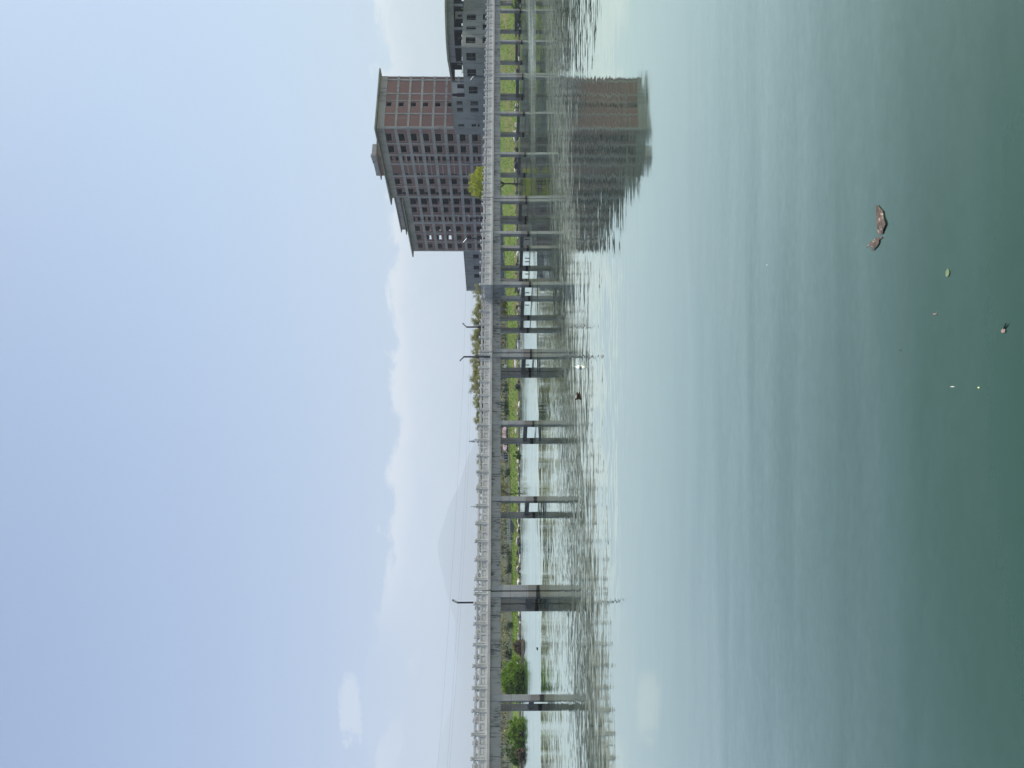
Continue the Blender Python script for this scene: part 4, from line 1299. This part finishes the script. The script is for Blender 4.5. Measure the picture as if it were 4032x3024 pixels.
bush('shrub', 1830, 1992, 148, 1.8, 1.5, M['leaf_yellow'], 30, 40, .16, 17, 'yellowish shrub at the top of the bank behind the bay', 'shrub')
bush('shrub', 1792, 1994, 148, 1.3, 1.4, M['leaf_yellow'], 22, 40, .16, 18, 'smaller yellowish shrub left of the other one behind the bay', 'shrub')
# bare willow leaning over the water
wt = make_tree(61, 5.2, 3.0, M['leaf_yellow'], 12, .15, .12, .8, 4, .05, .016, .45)
b = P(1080, 2049, 126.5)
tree('bare_tree', wt, (b.x, b.y, .1), .4, (1, 1, 1), 'bare many-stemmed tree with yellow buds at the water edge left of the single pier')

# ------------------------------------------------------------------ kiosks, steps, signs beyond the bank
def kiosk(U0, U1, Z, z0, zw, zr, lab, face=M['pinkroof']):
    a, b = PP(U0, Z), PP(U1, Z)
    w_ = b.x - a.x
    t = empty('kiosk', (a.x, a.y, 0)); tag(t, lab, 'kiosk')
    obj('wall', holed('wall', M['kiosk_wall'], w_, z0, zw, [(w_ * .15, w_ * .38, z0 + .5, zw - .3), (w_ * .6, w_ * .85, z0 + .5, zw - .3)], .2), t)
    obj('back_wall', box_mesh('back_wall', M['interior'], (.05, w_ - .05, .9, 3, z0, zw - .01)), t)
    bm = bmesh.new()
    vs_ = [bm.verts.new(c) for c in ((-.3, -.5, zw), (w_ + .3, -.5, zw), (w_ + .3, 3.2, zw + .1), (-.3, 3.2, zw + .1),
                                     (w_ * .12, .9, zr), (w_ * .88, .9, zr))]
    for q in ((0, 1, 5, 4), (1, 2, 5), (2, 3, 4, 5), (3, 0, 4), (3, 2, 1, 0)): bm.faces.new([vs_[i] for i in q])
    obj('roof', mesh_from_bm('roof', bm, face), t)
    for q in (.1, w_ / 2, w_ - .1):
        obj('post', box_mesh('post', M['white'], (q - .05, q + .05, -.4, -.3, z0, zw)), t)
kiosk(1294, 1340, 158, 1.3, 2.15, 2.95, 'small kiosk with sloping pink roof between the two columns of the single pier')
kiosk(1250, 1284, 157, 1.3, 2.05, 2.85, 'small kiosk with pink roof just left of that single pier')
kiosk(1214, 1236, 160, 1.3, 2.6, 3.2, 'narrow grey kiosk left of the pink-roofed ones', M['stair'])
# stone steps and railing
stp = empty('stone_steps', (0, 0, 0))
tag(stp, 'dark grey stone steps running down the bank right of the left twin pier', 'steps')
A_ = PP(902, 133); B_ = PP(965, 141)
for i in range(11):
    f0, f1 = i / 11, (i + 1) / 11
    p0 = A_.lerp(B_, f0); p1 = A_.lerp(B_, f1)
    L = (p1 - p0).length
    obj('step', box_mesh('step', M['stair'], (0, L - .003, -1.1, 1.1, -.3, .35 + i * .115)), stp, p0, (0, 0, atan2(p1.y - p0.y, p1.x - p0.x)))
pl = PP(880, 139); pr = PP(1010, 146)
obj('retaining_wall', box_mesh('retaining_wall', M['stair'], (0, (PP(903, 139) - PP(968, 142)).length, -.1, .3, .2, 1.55)), stp, PP(903, 139.5), (0, 0, atan2(3, (PP(968, 142) - PP(903, 139)).x)))
rl = empty('steps_railing', (0, 0, 0)); tag(rl, 'pale green railing along the top of the stone steps', 'railing')
rp = [PP(885 + i * 9, 141 + i * .25) + Vector((0, 0, 1.3)) for i in range(13)]
pm = box_mesh('post', M['rail_green'], (-.05, .05, -.05, .05, 0, .85))
for q in rp: obj('post', pm, rl, q)
for hgt in (.12, .45, .80):
    bm = bmesh.new(); tube(bm, [q + Vector((0, 0, hgt)) for q in rp], .04, 4)
    obj('rail', mesh_from_bm('rail', bm, M['rail_green']), rl)
for i, (U, lab) in enumerate(((1586, 'small square white sign board on the bank behind the middle twin pier, right one'), (1578, 'small square white sign board on the bank behind the middle twin pier, left one'))):
    b = bank_at(U, lerp_tab(WD, U) - 1)
    t = empty('sign', b); tag(t, lab, 'sign', 'white sign boards')
    obj('board', box_mesh('board', M['white'], (-.13, .13, -.02, .02, .55, .95)), t)
    obj('post', box_mesh('post', M['fence'], (-.02, .02, .021, .06, -.1, .9)), t)
# thin park lamp poles seen under the deck
for U, Z, lab in ((1407, 150, 'thin pale park pole on the bank left of the brown duck'), (1434, 152, 'thin pale park pole directly right of the other one, left of the brown duck'), (838, 150, 'thin pale park pole left of the stone steps')):
    z0 = bank_at(U, Z - shore_Z(U)).z
    X = (U - CU) / F_PX * Z
    t = empty('park_pole', (X, Z, z0)); tag(t, lab, 'pole')
    bm = bmesh.new(); tube(bm, [(0, 0, -.2), (0, 0, 4.2)], .05, 6)
    obj('pole', mesh_from_bm('pole', bm, M['rail_green']), t)
    obj('lamp_head', box_mesh('lamp_head', M['white'], (-.2, .2, -.1, .1, 4.201, 4.3)), t)

# stakes in the water behind the bridge
STK = [(3024 - 1437, 'black stake in the water between the columns of the middle twin pier', 0), (3024 - 1202, 'single black stake left of the bay, between second and third columns', .1),
       (3024 - 1152, 'black stake in the water between first two columns at the left of the bay', -.15),
       (3024 - 1079, 'black stake in the middle of the bay, leftmost of the four', 0), (3024 - 1067, 'black stake in the middle of the bay, second of the four from the left', .05),
       (3024 - 1030, 'black stake in the middle of the bay, third of the four from the left', -.1), (3024 - 1017, 'black stake in the middle of the bay, rightmost of the four', .05),
       (3024 - 943, 'black stake in the water just right of the right corner column of the bay', 0)]
rr = random.Random(2)
for U, lab, tilt in STK:
    g = G(U, 2080)
    bm = bmesh.new(); tube(bm, [(0, 0, -.6), (tilt * .15, 0, .15), (tilt * .4, 0, .42)], [.065, .06, .05], 7)
    o = obj('stake', mesh_from_bm('stake', bm, M['stake']), None, (g.x, g.y, 0))
    tag(o, lab, 'stake', 'black stakes standing in the water')

# ------------------------------------------------------------------ ducks
def blob_mesh(name, mat, parts, vox=None):
    """one continuous body: several ellipsoids joined by a voxel remesh free union (skin of metaball style)"""
    mb = bpy.data.metaballs.new(name + '_mb'); mb.resolution = 0.012; mb.render_resolution = 0.012; mb.threshold = 0.4
    mo = bpy.data.objects.new(name + '_mb', mb); COL.objects.link(mo)
    for (x, y, z, rx_, ry_, rz_) in parts:
        e = mb.elements.new(type='ELLIPSOID'); e.co = (x, y, z)
        r0 = max(rx_, ry_, rz_); e.radius = r0 * 1.35; e.size_x = rx_ / r0; e.size_y = ry_ / r0; e.size_z = rz_ / r0
    bpy.context.view_layer.update()
    dg = bpy.context.evaluated_depsgraph_get()
    me = bpy.data.meshes.new_from_object(mo.evaluated_get(dg))
    bpy.data.objects.remove(mo); bpy.data.metaballs.remove(mb)
    me.name = name; me.materials.clear(); me.materials.append(mat)
    for p_ in me.polygons: p_.use_smooth = True
    return me
M['duck_white'] = plain('white_feathers', (.80, .77, .72), 0.8, .06, 30)
M['duck_brown'] = plain('brown_feathers', (.075, .045, .03), 0.8, .4, 25)
M['duck_cream'] = plain('cream_feathers', (.62, .52, .43), 0.8, .1, 25)
M['bill'] = plain('orange_bill', (.55, .25, .05), 0.5)
M['eye'] = plain('eye', (.005, .005, .005), 0.2)
def duck(U, V, rz, body_mat, wing_mat, head_mat, L, lab, tuck=False):
    g = G(U, V)
    k = L / .40
    t = empty('duck', (g.x, g.y, 0), rz); t.scale = (k, k, k)
    tag(t, lab, 'duck')
    # x = forward
    if tuck:
        obj('body', blob_mesh('body', body_mat, [(0, 0, .05, .18, .10, .085), (-.13, 0, .06, .09, .06, .045), (.12, 0, .09, .07, .06, .06), (.15, 0, .15, .045, .04, .04)]), t)
        obj('back_feathers', blob_mesh('back_feathers', wing_mat, [(.03, 0, .115, .12, .075, .035)]), t)
        bm = bmesh.new(); tube(bm, [(.18, 0, .148), (.215, 0, .138), (.24, 0, .134)], [.018, .014, .008], 6)
        obj('bill', mesh_from_bm('bill', bm, M['bill']), t)
        for sg in (-1, 1):
            bm = bmesh.new(); bmesh.ops.create_icosphere(bm, subdivisions=1, radius=.006, matrix=Matrix.Translation((.172, sg * .034, .160)))
            obj('eye', mesh_from_bm('eye', bm, M['eye']), t)
        return
    obj('body', blob_mesh('body', body_mat, [(0, 0, .045, .19, .105, .085), (-.13, 0, .07, .09, .06, .05), (-.20, 0, .10, .05, .035, .02),
                                              (.13, 0, .07, .08, .07, .07), (.175, 0, .13, .035, .032, .06), (.185, 0, .19, .035, .032, .05),
                                              (.205, 0, .235, .055, .042, .042)]), t)
    for sg in (-1, 1):
        obj('wing', blob_mesh('wing', wing_mat, [(-.03, sg * .088, .085, .14, .022, .055), (-.13, sg * .06, .095, .07, .018, .03)]), t)
        bm = bmesh.new(); bmesh.ops.create_icosphere(bm, subdivisions=1, radius=.007, matrix=Matrix.Translation((.235, sg * .036, .245)))
        obj('eye', mesh_from_bm('eye', bm, M['eye']), t)
    if head_mat: obj('head_feathers', blob_mesh('head_feathers', head_mat, [(.204, 0, .237, .060, .046, .046), (.185, 0, .19, .038, .035, .03)]), t)
    bm = bmesh.new(); tube(bm, [(.245, 0, .232), (.285, 0, .222), (.315, 0, .218)], [.018, .014, .008], 6)
    bl = obj('bill', mesh_from_bm('bill', bm, M['bill']), t)
    bl.scale = (1, 1, 1)
duck(1577, 2284, radians(80), M['duck_white'], M['duck_white'], None, .44, 'white duck floating on the rippled water right of the brown one', True)
duck(1464, 2278, radians(185), M['duck_brown'], M['duck_cream'], None, .36, 'dark brown duck with cream back floating left of the white one', True)
duck(469, 2117, radians(20), M['duck_brown'], M['duck_brown'], None, .30, 'tiny dark duck far out under the bridge between the two leftmost piers', True)

# ------------------------------------------------------------------ things floating near the viewer
def sheet(name, mat, outline, th=.004, curl=.02, seed=0, subdiv=True):
    """thin curled dry leaf / bark piece with real thickness; outline in metres (x, y)"""
    bm = bmesh.new()
    vs_ = [bm.verts.new((x, y, 0)) for x, y in outline]
    f = bm.faces.new(vs_)
    bmesh.ops.triangulate(bm, faces=[f])
    for _ in range(3):
        bmesh.ops.subdivide_edges(bm, edges=[e for e in bm.edges if e.calc_length() > .03], cuts=1, use_grid_fill=True)
        bmesh.ops.triangulate(bm, faces=bm.faces[:])
    bm.normal_update()
    for v in bm.verts:
        v.co.z = curl * (.5 + noise.noise(Vector((v.co.x * 14, v.co.y * 14, seed)))) + abs(v.co.y) * .06 + .001
    r = bmesh.ops.extrude_face_region(bm, geom=bm.faces[:])
    for e in r['geom']:
        if isinstance(e, bmesh.types.BMVert): e.co.z += th
    bmesh.ops.recalc_face_normals(bm, faces=bm.faces[:])
    return mesh_from_bm(name, bm, mat)
def bark_mat():
    m, k = new_mat('rotten_bark')
    tcn = k.n('ShaderNodeTexCoord').outputs['Object']
    a = k.noise(k.mapping(tcn, (12, 90, 30)), 1.0, 4, .6).outputs[0]
    b = k.noise(tcn, 30, 4, .6).outputs[0]
    c = k.mix(k.sm(a, .35, .65), (.045, .032, .028), (.15, .105, .075))
    c = k.mix(k.sm(b, .58, .66), c, (.50, .40, .30))
    c = k.mix(k.sm(k.m('SUBTRACT', b, .1), .2, .28, 1, 0), c, (.02, .014, .02))
    return finish(m, k, c, .55, bump=a, bstr=.6, bdist=.004)
M['rotten'] = bark_mat()
M['green_leaf'] = plain('floating_leaf', (.15, .20, .10), .5, .2, 60)
M['pale_bit'] = plain('pale_straw', (.60, .62, .50), .6)
M['pinkish'] = plain('pinkish_petal', (.28, .20, .17), .7, .25, 60)
M['yellow_seed'] = plain('yellow_seed', (.70, .75, .35), .5)
def gpix(pts, c0):
    out = []
    for y, x in pts:         # (photo y, photo x)
        g = G(3024 - y, x); out.append((g.x - c0.x, g.y - c0.y))
    return out
deb = empty('bark_piece', G(2159, 3474)); 
tag(deb, 'broken curl of dry brown bark with torn edge floating on the dark green water', 'bark')
c0 = G(2159, 3474)
q = lambda y, x: (750 + y / 5.53, 3300 + x / 5.53)
main = [q(310, 858), q(330, 875), q(380, 930), q(460, 1000), q(520, 1003), q(600, 1020), q(670, 1050), q(745, 1062), q(780, 1040), q(860, 1010),
        q(900, 1000), q(950, 985), q(960, 905), q(890, 885), q(800, 880), q(730, 875), q(600, 865), q(480, 862)]
tail = [q(1015, 985), q(1045, 960), q(1070, 915), q(1140, 910), q(1230, 860), q(1240, 840), q(1310, 775), q(1312, 750), q(1250, 790), q(1190, 740), q(1250, 668),
        q(1225, 670), q(1150, 730), q(1070, 800), q(1030, 860), q(1010, 925)]
obj('bark_shell', sheet('bark_shell', M['rotten'], gpix(main, c0), .005, .008, 1), deb)
obj('bark_flap', sheet('bark_flap', M['rotten'], gpix(tail, c0), .004, .006, 2), deb)
def small(name, ysrc, xsrc, ly, lx, mat, lab, cat, seed=0, curl=.004, rz_=0):
    c_ = G(3024 - ysrc, xsrc)
    sx_ = (G(3024 - ysrc + ly / 2, xsrc) - G(3024 - ysrc - ly / 2, xsrc)).length / 2
    sy_ = (G(3024 - ysrc, xsrc - lx / 2) - G(3024 - ysrc, xsrc + lx / 2)).length / 2
    pts = [(cos(a) * sx_ * (1 + .12 * sin(3 * a + seed)), sin(a) * sy_) for a in [2 * pi * i / 14 for i in range(14)]]
    o = obj(name, sheet(name, mat, pts, .002, curl, seed), None, (c_.x, c_.y, 0), (0, 0, rz_))
    tag(o, lab, cat)
small('leaf', 1075, 3733, 32, 15, M['green_leaf'], 'single pale green leaf floating near the lower right of the water', 'leaf', 1)
small('petal', 1302, 3953, 18, 18, M['pinkish'], 'pinkish-brown petal floating beside a black twig', 'petal', 2)
small('straw_bit', 1522.5, 3752, 4, 16, M['pale_bit'], 'thin pale straw floating left of the green leaf', 'straw', 3, .001)
small('twig_bit', 1236, 3683, 5, 17, M['pinkish'], 'small brown sliver floating between the green leaf and the pale straw', 'sliver', 4, .001)
small('seed', 1526, 3855, 6.5, 7, M['yellow_seed'], 'tiny bright yellow seed floating nearest the viewer', 'seed', 5, .002)
small('twig_bit', 1380, 3547, 3, 7, M['bark'], 'tiny dark speck of twig floating above the pale straw', 'speck', 6, .001)
small('petal', 1043, 3020, 3, 4, M['white'], 'tiny white petal floating alone in mid water', 'petal', 7, .001)
tw = G(3024 - 1286, 3960)
bm = bmesh.new(); a_, b_ = G(3024 - 1294, 3955), G(3024 - 1273, 3969)
tube(bm, [Vector((0, 0, .004)), (b_ - a_) * .5 + Vector((0, 0, .01)), (b_ - a_) + Vector((0, 0, .012))], [.006, .005, .004], 6)
o = obj('twig', mesh_from_bm('twig', bm, M['stake']), None, a_); tag(o, 'short black twig floating beside the pinkish petal', 'twig')

# ------------------------------------------------------------------ overhead wires
def wire_pt(U, V):
    u = (U - CU) / F_PX
    s = (58 + 113 * u) / (122 - 47 * u)
    Z = 113 + 47 * s
    return Vector((u * Z, Z, zV(V, Z)))
WIRES = [([(-300, 1690), (0, 1723.5), (500, 1762), (1024, 1796), (1524, 1823), (1916, 1834), (2300, 1838), (2724, 1831), (3200, 1818)], 'highest of the three thin overhead wires'),
         ([(-300, 1732), (0, 1760), (500, 1796), (1024, 1826.6), (1524, 1848), (1916, 1856), (2300, 1858), (2724, 1852), (3200, 1840)], 'middle one of the three thin overhead wires'),
         ([(-300, 1744), (0, 1770), (500, 1806), (1024, 1836.7), (1524, 1856), (1916, 1863), (2300, 1865), (2724, 1859), (3200, 1847)], 'lowest of the three thin overhead wires')]
for pts, lab in WIRES:
    bm = bmesh.new()
    P3 = [wire_pt(*p_) for p_ in pts]
    # smooth resample
    out = []
    for i in range(len(P3) - 1):
        p0, p1, p2, p3 = P3[max(i - 1, 0)], P3[i], P3[i + 1], P3[min(i + 2, len(P3) - 1)]
        for t in (0, .25, .5, .75):
            out.append(.5 * ((2 * p1) + (p2 - p0) * t + (2 * p0 - 5 * p1 + 4 * p2 - p3) * t * t + (3 * p1 - p0 - 3 * p2 + p3) * t ** 3))
    out.append(P3[-1])
    tube(bm, out, .011, 4)
    o = obj('overhead_wire', mesh_from_bm('overhead_wire', bm, M['wire']))
    tag(o, lab + ' crossing the sky above the bridge', 'wire')
